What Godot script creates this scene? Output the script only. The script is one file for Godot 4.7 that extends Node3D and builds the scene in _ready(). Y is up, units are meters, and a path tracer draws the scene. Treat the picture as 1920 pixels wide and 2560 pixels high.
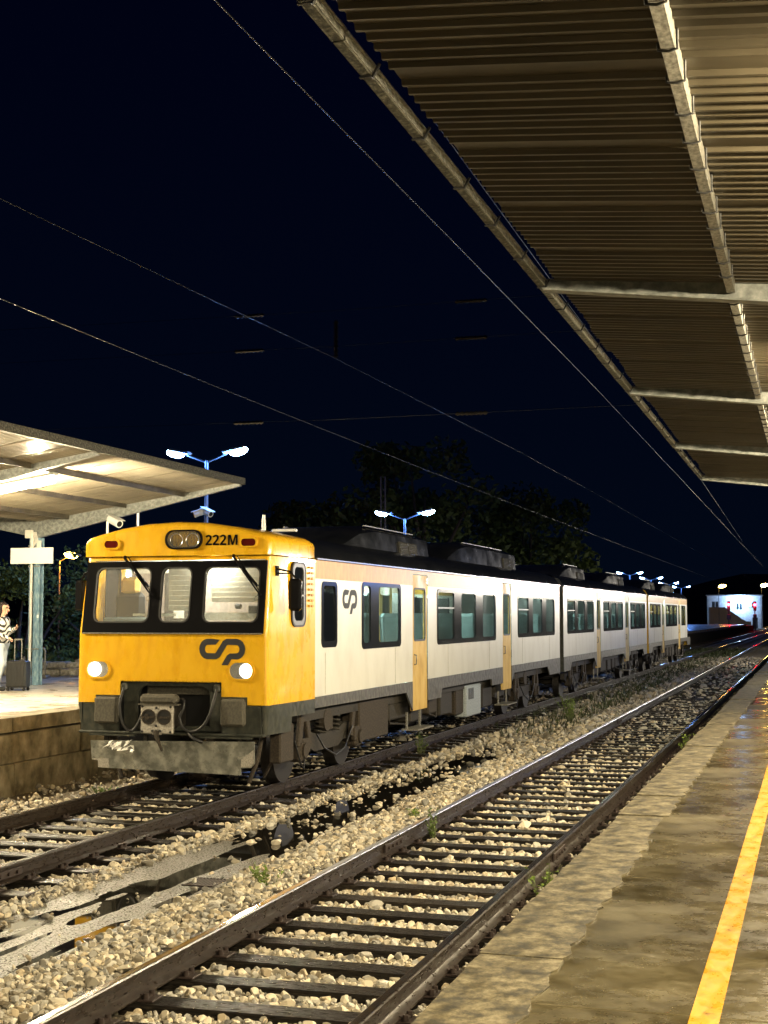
extends Node3D

# ---- frames of reference (metres; y = 0 is the top of the rails, -z runs away along the near track) ----
const ANG := 0.0077041           # the train's track turns this much to the right of the near track
const TC := -8.15                # centre line of the train's track, in that track's frame
const PH := 0.685                # near platform height
const IH := 0.86                 # island platform height
const IX := -10.95               # island platform edge, train frame

const TRAIN_E := 8.0
const CAB_E := 2.0
const LED_E := 12.0
var M := {}
var used := {}
var sleeper_t := [[], []]
var rng := RandomNumberGenerator.new()

# ============================================================ mesh building
class MB:
	var v := PackedVector3Array()
	var n := PackedVector3Array()
	var c := PackedColorArray()
	var col := Color(1, 1, 1)
	var colored := false

	func tri(a: Vector3, b: Vector3, d: Vector3) -> void:
		var nn := (b - a).cross(d - a)
		if nn.length_squared() < 1e-16:
			return
		nn = nn.normalized()
		v.append(a); v.append(d); v.append(b)
		n.append(nn); n.append(nn); n.append(nn)
		if colored:
			c.append(col); c.append(col); c.append(col)

	func quad(a: Vector3, b: Vector3, d: Vector3, e: Vector3) -> void:
		tri(a, b, d)
		tri(a, d, e)

	func quado(a: Vector3, b: Vector3, d: Vector3, e: Vector3, out: Vector3) -> void:
		if (b - a).cross(d - a).dot(out) + (d - a).cross(e - a).dot(out) < 0:
			quad(a, e, d, b)
		else:
			quad(a, b, d, e)

	func box(ctr: Vector3, size: Vector3, bs := Basis(), bev := 0.0) -> void:
		var h := size * 0.5
		if bev <= 0.0:
			for ax in 3:
				for s in [-1.0, 1.0]:
					var u := Vector3.ZERO; var w := Vector3.ZERO; var o := Vector3.ZERO
					o[ax] = h[ax] * s
					u[(ax + 1) % 3] = h[(ax + 1) % 3]
					w[(ax + 2) % 3] = h[(ax + 2) % 3]
					if s < 0:
						var t := u; u = w; w = t
					quad(ctr + bs * (o - u - w), ctr + bs * (o + u - w), ctr + bs * (o + u + w), ctr + bs * (o - u + w))
			return
		var P := func(sx: float, sy: float, sz: float, ax: int) -> Vector3:
			var q := Vector3(sx * (h.x - bev), sy * (h.y - bev), sz * (h.z - bev))
			q[ax] = [sx, sy, sz][ax] * h[ax]
			return ctr + bs * q
		for ax in 3:
			for s in [-1.0, 1.0]:
				var pts := []
				for k in [[-1.0, -1.0], [1.0, -1.0], [1.0, 1.0], [-1.0, 1.0]]:
					var sg := [0.0, 0.0, 0.0]
					sg[ax] = s; sg[(ax + 1) % 3] = k[0]; sg[(ax + 2) % 3] = k[1]
					pts.append(P.call(sg[0], sg[1], sg[2], ax))
				var o := Vector3.ZERO
				o[ax] = s
				quado(pts[0], pts[1], pts[2], pts[3], bs * o)
		for ax in 3:
			var a1 := (ax + 1) % 3
			var a2 := (ax + 2) % 3
			for s1 in [-1.0, 1.0]:
				for s2 in [-1.0, 1.0]:
					var lo := [0.0, 0.0, 0.0]; var hi := [0.0, 0.0, 0.0]
					lo[ax] = -1.0; hi[ax] = 1.0
					lo[a1] = s1; hi[a1] = s1; lo[a2] = s2; hi[a2] = s2
					var o := Vector3.ZERO
					o[a1] = s1; o[a2] = s2
					quado(P.call(lo[0], lo[1], lo[2], a1), P.call(hi[0], hi[1], hi[2], a1), P.call(hi[0], hi[1], hi[2], a2), P.call(lo[0], lo[1], lo[2], a2), bs * o)
		for sx in [-1.0, 1.0]:
			for sy in [-1.0, 1.0]:
				for sz in [-1.0, 1.0]:
					var a: Vector3 = P.call(sx, sy, sz, 0)
					var b: Vector3 = P.call(sx, sy, sz, 1)
					var d: Vector3 = P.call(sx, sy, sz, 2)
					if (b - a).cross(d - a).dot(bs * Vector3(sx, sy, sz)) < 0:
						tri(a, d, b)
					else:
						tri(a, b, d)

	func tube(pts: Array, r, sides := 8, caps := true, closed := false) -> void:
		var m := pts.size()
		var rings := []
		var nrm := []
		var up := Vector3.UP
		var d0: Vector3 = (pts[1] - pts[0]).normalized()
		if absf(d0.dot(up)) > 0.95:
			up = Vector3.RIGHT
		var side := d0.cross(up).normalized()
		for i in m:
			var dir: Vector3
			if i == 0: dir = pts[1] - pts[0]
			elif i == m - 1: dir = pts[m - 1] - pts[m - 2]
			else: dir = (pts[i + 1] - pts[i]).normalized() + (pts[i] - pts[i - 1]).normalized()
			dir = dir.normalized()
			side = (side - dir * side.dot(dir)).normalized()
			var up2 := side.cross(dir)
			var rr: float = r[i] if r is Array else r
			var ring := PackedVector3Array(); var rn := PackedVector3Array()
			for k in sides:
				var a := TAU * k / sides
				var q := side * cos(a) + up2 * sin(a)
				ring.append(pts[i] + q * rr); rn.append(q)
			rings.append(ring); nrm.append(rn)
		for i in m - 1:
			for k in sides:
				var k2 := (k + 1) % sides
				_sq(rings[i][k], rings[i][k2], rings[i + 1][k2], rings[i + 1][k], nrm[i][k], nrm[i][k2], nrm[i + 1][k2], nrm[i + 1][k])
		if caps:
			for k in range(1, sides - 1):
				tri(rings[0][0], rings[0][k], rings[0][k + 1])
				tri(rings[m - 1][0], rings[m - 1][k + 1], rings[m - 1][k])

	func _sq(a, b, d, e, na, nb, nd, ne) -> void:
		var out: Vector3 = na + nb + nd + ne
		if (b - a).cross(d - a).dot(out) + (d - a).cross(e - a).dot(out) < 0:
			_st(a, d, b, na, nd, nb); _st(a, e, d, na, ne, nd)
		else:
			_st(a, b, d, na, nb, nd); _st(a, d, e, na, nd, ne)

	func _st(a: Vector3, b: Vector3, d: Vector3, na: Vector3, nb: Vector3, nd: Vector3) -> void:
		v.append(a); v.append(d); v.append(b)
		n.append(na); n.append(nd); n.append(nb)
		if colored:
			c.append(col); c.append(col); c.append(col)

	# flat polygon (counter-clockwise in ux, uy) pushed out to a solid: front at o, back at o - nrm * d
	func extrude(poly: PackedVector2Array, o: Vector3, ux: Vector3, uy: Vector3, d: float, back := true) -> void:
		var nr := ux.cross(uy).normalized()
		var idx := Geometry2D.triangulate_polygon(poly)
		for i in range(0, idx.size(), 3):
			var a := o + ux * poly[idx[i]].x + uy * poly[idx[i]].y
			var b := o + ux * poly[idx[i + 1]].x + uy * poly[idx[i + 1]].y
			var e := o + ux * poly[idx[i + 2]].x + uy * poly[idx[i + 2]].y
			if (b - a).cross(e - a).dot(nr) < 0:
				var t := b; b = e; e = t
			tri(a, b, e)
			if back and d > 0:
				tri(a - nr * d, e - nr * d, b - nr * d)
		if d > 0:
			for i in poly.size():
				var p := poly[i]; var q := poly[(i + 1) % poly.size()]
				var a := o + ux * p.x + uy * p.y
				var b := o + ux * q.x + uy * q.y
				quado(a, b, b - nr * d, a - nr * d, (b - a).cross(nr))

	# ring between two outlines of equal count, with depth d
	func ring(outer: PackedVector2Array, inner: PackedVector2Array, o: Vector3, ux: Vector3, uy: Vector3, d: float) -> void:
		var nr := ux.cross(uy).normalized()
		var m := outer.size()
		for i in m:
			var j := (i + 1) % m
			var a := o + ux * outer[i].x + uy * outer[i].y
			var b := o + ux * outer[j].x + uy * outer[j].y
			var e := o + ux * inner[j].x + uy * inner[j].y
			var f := o + ux * inner[i].x + uy * inner[i].y
			quado(a, b, e, f, nr)
			if d > 0:
				quad(a, a - nr * d, b - nr * d, b)
				quad(f, e, e - nr * d, f - nr * d)

	# flat wall in the plane (ux, uy) with rectangular holes [u0, v0, u1, v1]
	func holed(u0: float, v0: float, u1: float, v1: float, holes: Array, o: Vector3, ux: Vector3, uy: Vector3) -> void:
		var us := [u0, u1]; var vs := [v0, v1]
		for h in holes:
			for k in [0, 2]:
				if h[k] > u0 and h[k] < u1 and not us.has(h[k]): us.append(h[k])
			for k in [1, 3]:
				if h[k] > v0 and h[k] < v1 and not vs.has(h[k]): vs.append(h[k])
		us.sort(); vs.sort()
		for i in us.size() - 1:
			for j in vs.size() - 1:
				var cu: float = (us[i] + us[i + 1]) * 0.5
				var cv: float = (vs[j] + vs[j + 1]) * 0.5
				var inside := false
				for h in holes:
					if cu > h[0] and cu < h[2] and cv > h[1] and cv < h[3]:
						inside = true
						break
				if not inside:
					quad(o + ux * us[i] + uy * vs[j], o + ux * us[i + 1] + uy * vs[j], o + ux * us[i + 1] + uy * vs[j + 1], o + ux * us[i] + uy * vs[j + 1])

	func soften(crease_deg := 40.0) -> void:
		var sums := {}
		for i in v.size():
			var k := Vector3i((v[i] * 2000.0).round())
			if not sums.has(k): sums[k] = []
			sums[k].append(n[i])
		var lim := cos(deg_to_rad(crease_deg))
		var n2 := n.duplicate()
		for i in v.size():
			var k := Vector3i((v[i] * 2000.0).round())
			var s := Vector3.ZERO
			for q in sums[k]:
				if q.dot(n[i]) > lim: s += q
			n2[i] = s.normalized()
		n = n2

	func mesh(mat: Material) -> ArrayMesh:
		var arr := []
		arr.resize(Mesh.ARRAY_MAX)
		arr[Mesh.ARRAY_VERTEX] = v
		arr[Mesh.ARRAY_NORMAL] = n
		if colored: arr[Mesh.ARRAY_COLOR] = c
		var am := ArrayMesh.new()
		am.add_surface_from_arrays(Mesh.PRIMITIVE_TRIANGLES, arr)
		am.surface_set_material(0, mat)
		return am

func rrect(w: float, h: float, r: float, k := 4, cx := 0.0, cy := 0.0) -> PackedVector2Array:
	var p := PackedVector2Array()
	var cs := [[1, -1, -PI / 2], [1, 1, 0.0], [-1, 1, PI / 2], [-1, -1, PI]]
	for q in cs:
		for i in k + 1:
			var a: float = q[2] + PI / 2 * i / k
			p.append(Vector2(cx + q[0] * (w / 2 - r) + cos(a) * r, cy + q[1] * (h / 2 - r) + sin(a) * r))
	return p

# outline with a radius of its own at each corner: order br, tr, tl, bl
func rrect4(u0: float, v0: float, u1: float, v1: float, rs: Array, k := 4) -> PackedVector2Array:
	var p := PackedVector2Array()
	var cs := [[u1, v0, -1, 1, -PI / 2], [u1, v1, -1, -1, 0.0], [u0, v1, 1, -1, PI / 2], [u0, v0, 1, 1, PI]]
	for j in 4:
		var q = cs[j]; var r: float = rs[j]
		for i in k + 1:
			var a: float = q[4] + PI / 2 * i / k
			p.append(Vector2(q[0] + q[2] * r + cos(a) * r, q[1] + q[3] * r + sin(a) * r))
	return p

# ============================================================ nodes
func numbered(called: String) -> String:
	var k: int = used.get(called, 0)
	used[called] = k + 1
	return called if k == 0 else "%s_%03d" % [called, k]

func tag(o: Node, label: String, category: String, group := "", kind := "") -> Node:
	if label != "": o.set_meta("label", label)
	if category != "": o.set_meta("category", category)
	if group != "": o.set_meta("group", group)
	if kind != "": o.set_meta("kind", kind)
	return o

func thing(called: String, label: String, category: String, at := Vector3.ZERO, turn := 0.0, group := "") -> Node3D:
	var o := Node3D.new()
	o.name = numbered(called)
	add_child(o)
	o.position = at
	o.rotation.y = turn
	tag(o, label, category, group)
	return o

func setting(called: String, at := Vector3.ZERO, turn := 0.0) -> Node3D:
	var o := Node3D.new()
	o.name = numbered(called)
	add_child(o)
	o.position = at
	o.rotation.y = turn
	o.set_meta("kind", "structure")
	return o

func part(b: MB, called: String, mat: Material, parent: Node, label := "") -> MeshInstance3D:
	return inst(b.mesh(mat), called, parent, Transform3D(), label)

func inst(mesh: Mesh, called: String, parent: Node, xf := Transform3D(), label := "") -> MeshInstance3D:
	var o := MeshInstance3D.new()
	o.mesh = mesh
	o.name = numbered(called) if parent == self else called
	parent.add_child(o, true)
	o.transform = xf
	if label != "": o.set_meta("label", label)
	return o

func at_t(X: float, y: float, t: float) -> Vector3:      # a point given in the frame of the train's track
	return Vector3(X * cos(ANG) + t * sin(ANG), y, X * sin(ANG) - t * cos(ANG))

func omni(parent: Node3D, at: Vector3, colr: Color, energy: float, size := 0.08, rang := 60.0) -> void:
	var l := OmniLight3D.new()
	l.name = "light"
	l.light_color = colr
	l.light_energy = energy
	l.light_size = size
	l.omni_range = rang
	l.omni_attenuation = 2.0
	l.shadow_enabled = true
	parent.add_child(l, true)
	l.position = at

# ============================================================ materials
func lin(r: float, g: float, b: float) -> Color:
	return Color(r, g, b).linear_to_srgb()

func plain(r: float, g: float, b: float, rough := 0.6, metal := 0.0) -> StandardMaterial3D:
	var m := StandardMaterial3D.new()
	m.albedo_color = lin(r, g, b)
	m.roughness = rough
	m.metallic = metal
	return m

func noise_tex(stops: Array, freq: float, octaves := 5, sd := 1, size := 512, kind := FastNoiseLite.TYPE_SIMPLEX_SMOOTH) -> NoiseTexture2D:
	var f := FastNoiseLite.new()
	f.noise_type = kind
	f.seed = sd
	f.frequency = freq
	f.fractal_octaves = octaves
	f.fractal_gain = 0.8 if octaves >= 7 else 0.6
	var t := NoiseTexture2D.new()
	t.width = size
	t.height = size
	t.seamless = true
	t.noise = f
	var g := Gradient.new()
	g.offsets = PackedFloat32Array(stops.map(func(s): return s[0]))
	g.colors = PackedColorArray(stops.map(func(s): return s[1]))
	t.color_ramp = g
	return t

# noise-coloured material: stops of [offset, linear r, g, b]; tile in metres
func noisy(stops: Array, freq: float, tile: Vector3, rough := 0.7, sd := 1, bump := 0.0, rough_lo := -1.0, metal := 0.0, octaves := 5) -> StandardMaterial3D:
	var m := StandardMaterial3D.new()
	var st := []
	for s in stops: st.append([s[0], lin(s[1], s[2], s[3])])
	m.albedo_texture = noise_tex(st, freq, octaves, sd)
	m.uv1_triplanar = true
	m.uv1_world_triplanar = true
	m.uv1_scale = Vector3(1.0 / tile.x, 1.0 / tile.y, 1.0 / tile.z)
	m.roughness = rough
	m.metallic = metal
	if rough_lo >= 0.0:
		m.roughness = 1.0
		m.roughness_texture = noise_tex([[0.25, Color(rough_lo, rough_lo, rough_lo)], [0.7, Color(rough, rough, rough)]], freq * 0.7, octaves, sd + 40)
		m.roughness_texture_channel = BaseMaterial3D.TEXTURE_CHANNEL_RED
	if bump > 0.0:
		m.heightmap_enabled = true
		m.heightmap_texture = noise_tex([[0.0, Color.BLACK], [1.0, Color.WHITE]], freq * 2.0, 6, sd + 80)
		m.heightmap_scale = bump
	return m

func glow(r: float, g: float, b: float, e: float) -> StandardMaterial3D:
	var m := StandardMaterial3D.new()
	m.albedo_color = Color(0.8, 0.8, 0.8)
	m.emission_enabled = true
	m.emission = lin(r, g, b)
	m.emission_energy_multiplier = e
	return m

func pane(r: float, g: float, b: float, a: float, rough := 0.04) -> StandardMaterial3D:
	var m := StandardMaterial3D.new()
	var c := lin(r, g, b)
	c.a = a
	m.albedo_color = c
	m.transparency = BaseMaterial3D.TRANSPARENCY_ALPHA
	m.roughness = rough
	m.cull_mode = BaseMaterial3D.CULL_DISABLED
	return m

func tinted(rough := 0.8) -> StandardMaterial3D:
	var m := StandardMaterial3D.new()
	m.vertex_color_use_as_albedo = true
	m.roughness = rough
	m.cull_mode = BaseMaterial3D.CULL_DISABLED
	return m

func materials() -> void:
	var V := func(x: float, y: float, z: float) -> Vector3: return Vector3(x, y, z)
	# train paint: wet gloss over grimy paint with vertical streaks of dirt
	M.yellow = noisy([[0.15, 0.69, 0.36, 0.012], [0.5, 0.77, 0.43, 0.016], [0.85, 0.80, 0.46, 0.022]], 0.012, V.call(1.3, 3.2, 1.3), 0.34, 3, 0.0, 0.22)
	M.yellow.clearcoat_enabled = true
	M.yellow.clearcoat = 0.5
	M.yellow.clearcoat_roughness = 0.08
	M.band = noisy([[0.2, 0.46, 0.235, 0.030], [0.55, 0.52, 0.275, 0.036], [0.85, 0.55, 0.31, 0.05]], 0.014, V.call(1.1, 2.6, 1.1), 0.30, 5)
	M.band.metallic_specular = 0.2
	M.white = noisy([[0.1, 0.56, 0.55, 0.505], [0.45, 0.615, 0.61, 0.565], [0.9, 0.65, 0.645, 0.605]], 0.008, V.call(3.0, 6.0, 3.0), 0.33, 7)
	M.white.metallic_specular = 0.42
	M.door = noisy([[0.2, 0.50, 0.32, 0.09], [0.5, 0.60, 0.41, 0.13], [0.8, 0.62, 0.45, 0.17]], 0.010, V.call(1.8, 3.6, 1.8), 0.42, 9, 0.0, 0.28)
	M.door.metallic_specular = 0.22
	M.skirt = noisy([[0.2, 0.045, 0.043, 0.038], [0.6, 0.085, 0.082, 0.072], [0.85, 0.12, 0.11, 0.09]], 0.02, V.call(1.0, 1.6, 1.0), 0.5, 11, 0.0, 0.3)
	M.frontskirt = noisy([[0.2, 0.028, 0.031, 0.027], [0.6, 0.048, 0.052, 0.044], [0.85, 0.07, 0.066, 0.05]], 0.02, V.call(1.0, 1.6, 1.0), 0.45, 12, 0.0, 0.28)
	M.roof = noisy([[0.2, 0.005, 0.006, 0.007], [0.6, 0.009, 0.010, 0.012], [0.9, 0.015, 0.015, 0.016]], 0.01, V.call(3.5, 3.5, 3.5), 0.28, 13, 0.0, 0.16)
	M.roof.metallic_specular = 0.3
	M.gutter_dark = plain(0.06, 0.06, 0.06, 0.25, 0.4)
	M.black = plain(0.008, 0.008, 0.009, 0.10)
	M.black.metallic_specular = 0.22
	M.rubber = plain(0.014, 0.014, 0.015, 0.5)
	M.frame = plain(0.012, 0.014, 0.018, 0.14)
	M.frame.metallic_specular = 0.2
	M.logo = plain(0.020, 0.022, 0.028, 0.6)
	M.pad = noisy([[0.2, 0.055, 0.050, 0.040], [0.7, 0.10, 0.092, 0.070]], 0.03, V.call(0.6, 0.9, 0.6), 0.75, 15)
	M.plate = noisy([[0.2, 0.25, 0.235, 0.21], [0.7, 0.45, 0.42, 0.37]], 0.03, V.call(0.5, 0.5, 0.5), 0.5, 16)
	M.plough = noisy([[0.25, 0.14, 0.145, 0.13], [0.5, 0.24, 0.245, 0.22], [0.75, 0.40, 0.40, 0.36]], 0.012, V.call(1.6, 1.6, 1.6), 0.42, 17, 0.0, 0.22, 0.35)
	M.rusty = noisy([[0.2, 0.013, 0.0095, 0.006], [0.6, 0.033, 0.024, 0.0155], [0.85, 0.058, 0.043, 0.029]], 0.03, V.call(0.6, 0.6, 0.6), 0.85, 18, 0.1)
	M.under = noisy([[0.2, 0.009, 0.0075, 0.006], [0.6, 0.022, 0.018, 0.013], [0.9, 0.045, 0.036, 0.025]], 0.03, V.call(0.7, 0.7, 0.7), 0.8, 19, 0.08)
	M.louvre = plain(0.09, 0.088, 0.08, 0.45, 0.3)
	M.wheel = plain(0.025, 0.022, 0.020, 0.5, 0.5)
	M.lightbox = noisy([[0.2, 0.20, 0.24, 0.27], [0.7, 0.36, 0.40, 0.43]], 0.03, V.call(0.6, 0.6, 0.6), 0.5, 20)
	M.lens_dark = plain(0.02, 0.02, 0.02, 0.06)
	M.winframe = plain(0.16, 0.16, 0.155, 0.4, 0.3)
	M.chrome = plain(0.75, 0.75, 0.75, 0.12, 1.0)
	M.redlens = plain(0.08, 0.008, 0.006, 0.1)
	M.headlamp = glow(1.0, 0.93, 0.80, 4.0)
	M.headlens = pane(0.9, 0.9, 0.85, 0.22, 0.15)
	M.glass = pane(0.05, 0.07, 0.075, 0.26)
	M.cabglass = pane(0.30, 0.30, 0.275, 0.20)
	M.darkglass = pane(0.006, 0.008, 0.012, 0.90)
	M.seat = plain(0.20, 0.27, 0.28, 0.9)
	M.headcloth = plain(0.50, 0.55, 0.52, 0.9)
	M.liner = plain(0.50, 0.52, 0.48, 0.7)
	M.floor_in = plain(0.10, 0.10, 0.10, 0.7)
	M.blind = noisy([[0.2, 0.55, 0.54, 0.44], [0.8, 0.68, 0.67, 0.56]], 0.02, V.call(0.5, 0.5, 0.5), 0.85, 22)
	M.cabwall = noisy([[0.2, 0.34, 0.29, 0.24], [0.8, 0.48, 0.42, 0.35]], 0.02, V.call(0.8, 1.2, 0.8), 0.7, 23)
	M.traintube = glow(0.80, 1.0, 0.95, 3.0)
	# track
	M.railside = noisy([[0.2, 0.009, 0.006, 0.0045], [0.6, 0.020, 0.0135, 0.010], [0.9, 0.038, 0.027, 0.019]], 0.03, V.call(0.8, 0.4, 1.6), 0.42, 25, 0.0, 0.25)
	M.railtop = plain(0.32, 0.31, 0.30, 0.16, 1.0)
	M.sleeper = noisy([[0.2, 0.005, 0.0042, 0.0036], [0.55, 0.012, 0.010, 0.008], [0.85, 0.034, 0.028, 0.021]], 0.03, V.call(2.0, 0.35, 0.22), 0.5, 26, 0.25, 0.2)
	M.sleeper.metallic_specular = 0.3
	M.sleeper2 = noisy([[0.2, 0.008, 0.006, 0.0045], [0.55, 0.020, 0.016, 0.012], [0.85, 0.055, 0.046, 0.034]], 0.03, V.call(1.7, 0.35, 0.25), 0.55, 27, 0.3, 0.24)
	M.sleeper2.metallic_specular = 0.3
	M.iron = plain(0.025, 0.015, 0.012, 0.6, 0.2)
	M.stone = tinted(0.72)
	M.stone.cull_mode = BaseMaterial3D.CULL_BACK
	M.bed = noisy([[0.2, 0.035, 0.028, 0.018], [0.5, 0.11, 0.09, 0.06], [0.8, 0.24, 0.20, 0.14]], 0.06, V.call(1.4, 1.4, 1.4), 0.85, 29, 1.2)
	M.ground = noisy([[0.2, 0.014, 0.015, 0.010], [0.5, 0.035, 0.034, 0.022], [0.85, 0.08, 0.072, 0.05]], 0.03, V.call(9, 9, 9), 0.9, 30, 0.8)
	M.drain = noisy([[0.2, 0.08, 0.078, 0.070], [0.45, 0.14, 0.137, 0.125], [0.8, 0.23, 0.225, 0.205]], 0.09, V.call(1.1, 1.1, 1.1), 0.42, 31, 0.9, 0.2)
	M.water = plain(0.010, 0.009, 0.007, 0.03)
	# platforms
	M.paving = noisy([[0.22, 0.040, 0.032, 0.015], [0.45, 0.066, 0.054, 0.028], [0.62, 0.092, 0.077, 0.043], [0.85, 0.135, 0.116, 0.072]], 0.006, V.call(4.3, 4.3, 3.7), 0.40, 33, 0.0, 0.12, 0.0, 8)
	M.coping = noisy([[0.25, 0.016, 0.013, 0.005], [0.45, 0.062, 0.049, 0.022], [0.6, 0.112, 0.092, 0.048], [0.80, 0.20, 0.17, 0.105]], 0.014, V.call(1.5, 1.2, 1.7), 0.8, 34, 0.0, 0.5, 0.0, 8)
	M.line = noisy([[0.10, 0.18, 0.10, 0.02], [0.22, 0.38, 0.185, 0.008], [0.5, 0.43, 0.215, 0.009], [0.85, 0.46, 0.24, 0.013]], 0.016, V.call(0.9, 0.9, 1.6), 0.45, 35, 0.0, 0.22)
	M.islandtop = noisy([[0.2, 0.36, 0.32, 0.25], [0.6, 0.48, 0.44, 0.36], [0.85, 0.54, 0.50, 0.42]], 0.01, V.call(4, 4, 4), 0.5, 36, 0.0, 0.2)
	M.wallstone = noisy([[0.15, 0.095, 0.078, 0.042], [0.45, 0.175, 0.148, 0.090], [0.7, 0.24, 0.205, 0.135], [0.9, 0.32, 0.28, 0.195]], 0.010, V.call(2.2, 2.6, 2.2), 0.85, 37, 0.3)
	M.joint = plain(0.03, 0.026, 0.018, 0.9)
	# canopies
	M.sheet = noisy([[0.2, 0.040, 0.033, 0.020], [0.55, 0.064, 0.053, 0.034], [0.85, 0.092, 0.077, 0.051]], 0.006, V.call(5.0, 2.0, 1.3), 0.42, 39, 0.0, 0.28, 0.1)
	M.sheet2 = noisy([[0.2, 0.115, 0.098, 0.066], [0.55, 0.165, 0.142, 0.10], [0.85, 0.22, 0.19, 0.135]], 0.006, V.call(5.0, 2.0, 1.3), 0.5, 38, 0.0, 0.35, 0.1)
	M.galv = noisy([[0.2, 0.11, 0.105, 0.088], [0.5, 0.22, 0.212, 0.185], [0.85, 0.34, 0.33, 0.29]], 0.03, V.call(0.5, 0.5, 0.8), 0.5, 40, 0.0, 0.3, 0.25)
	M.mossy = noisy([[0.25, 0.018, 0.018, 0.012], [0.5, 0.060, 0.057, 0.042], [0.8, 0.16, 0.155, 0.12]], 0.03, V.call(0.6, 0.6, 0.7), 0.75, 41, 0.2)
	M.steel = noisy([[0.2, 0.11, 0.118, 0.112], [0.6, 0.20, 0.212, 0.20], [0.85, 0.28, 0.285, 0.265]], 0.02, V.call(1.0, 1.0, 1.0), 0.5, 42)
	M.column = noisy([[0.2, 0.10, 0.19, 0.27], [0.6, 0.20, 0.32, 0.40], [0.85, 0.34, 0.44, 0.48]], 0.02, V.call(0.7, 2.0, 0.7), 0.5, 43)
	M.tube_light = glow(1.0, 0.93, 0.76, 14.0)
	M.fitting = plain(0.6, 0.6, 0.56, 0.5)
	M.pvc = plain(0.62, 0.60, 0.54, 0.5)
	M.led = glow(0.40, 0.64, 1.0, 60.0)
	M.sodium = glow(1.0, 0.55, 0.10, 60.0)
	M.sodium_big = glow(1.0, 0.60, 0.14, 200.0)
	M.led_big = glow(0.55, 0.75, 1.0, 120.0)
	M.redlamp = glow(1.0, 0.02, 0.05, 40.0)
	M.pole = plain(0.12, 0.125, 0.13, 0.5, 0.3)
	M.lamphead = plain(0.40, 0.42, 0.44, 0.4)
	M.wire = plain(0.010, 0.010, 0.011, 0.45, 0.3)
	M.insul = plain(0.014, 0.013, 0.013, 0.25)
	M.camwhite = plain(0.72, 0.72, 0.70, 0.4)
	M.signwhite = plain(0.85, 0.85, 0.81, 0.5)
	M.darkmetal = plain(0.03, 0.03, 0.03, 0.5, 0.3)
	M.leaf = tinted(0.6)
	M.leaf.backlight_enabled = true
	M.leaf.backlight = Color(0.3, 0.35, 0.15)
	M.bark = plain(0.05, 0.04, 0.03, 0.9)
	M.housewall = noisy([[0.2, 0.60, 0.60, 0.58], [0.8, 0.78, 0.78, 0.76]], 0.01, V.call(4, 4, 4), 0.8, 47)
	M.houseroof = plain(0.20, 0.09, 0.05, 0.8)
	M.stair = plain(0.30, 0.29, 0.27, 0.8)
	M.rubble = noisy([[0.2, 0.16, 0.15, 0.12], [0.8, 0.46, 0.44, 0.38]], 0.02, V.call(1.5, 1.5, 1.5), 0.9, 48, 0.4)
	M.suit = plain(0.014, 0.014, 0.014, 0.55)
	M.hair = plain(0.016, 0.010, 0.008, 0.5)
	M.cloth = tinted(0.85)

# ============================================================ _ready
func _ready() -> void:
	rng.seed = 20240
	var cam := Camera3D.new()
	cam.name = "camera"
	cam.fov = 39.6446
	cam.far = 2000.0
	cam.near = 0.1
	add_child(cam)
	cam.position = Vector3(0, 2.3, 0)
	cam.rotation_order = EULER_ORDER_YXZ
	cam.rotation_degrees = Vector3(4.1395, 16.8013, 0)
	cam.current = true

	var env := Environment.new()
	var sky := Sky.new()
	var sm := ProceduralSkyMaterial.new()
	sm.sky_top_color = Color(0.002, 0.004, 0.052)
	sm.sky_horizon_color = Color(0.008, 0.026, 0.068)
	sm.sky_curve = 0.20
	sm.ground_bottom_color = Color(0.01, 0.01, 0.02)
	sm.ground_horizon_color = Color(0.008, 0.030, 0.085)
	sm.sun_angle_max = 0.0
	sky.sky_material = sm
	env.sky = sky
	env.background_mode = Environment.BG_SKY
	env.tonemap_mode = Environment.TONE_MAPPER_LINEAR
	env.tonemap_exposure = 1.35
	env.sdfgi_enabled = true
	env.ssao_enabled = true
	env.ssil_enabled = true
	var we := WorldEnvironment.new()
	we.name = "world"
	we.environment = env
	add_child(we)

	var moon := DirectionalLight3D.new()
	moon.name = "moon"
	moon.light_energy = 0.002
	moon.light_color = Color(0.7, 0.8, 1.0)
	moon.light_angular_distance = 0.5
	moon.shadow_enabled = true
	add_child(moon)
	moon.rotation_degrees = Vector3(-50, 40, 0)

	materials()
	ground()
	near_platform()
	near_canopy()
	island_platform()
	island_canopy()
	tracks()
	ballast()
	train()
	overhead()
	lamp_posts()
	island_things()
	vegetation()
	far_end()

# ============================================================ ground and platforms
func bed_y(X: float) -> float:
	var d := absf(X + 6.05)
	return lerpf(-0.275, -0.205, smoothstep(0.55, 1.15, d))

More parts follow.
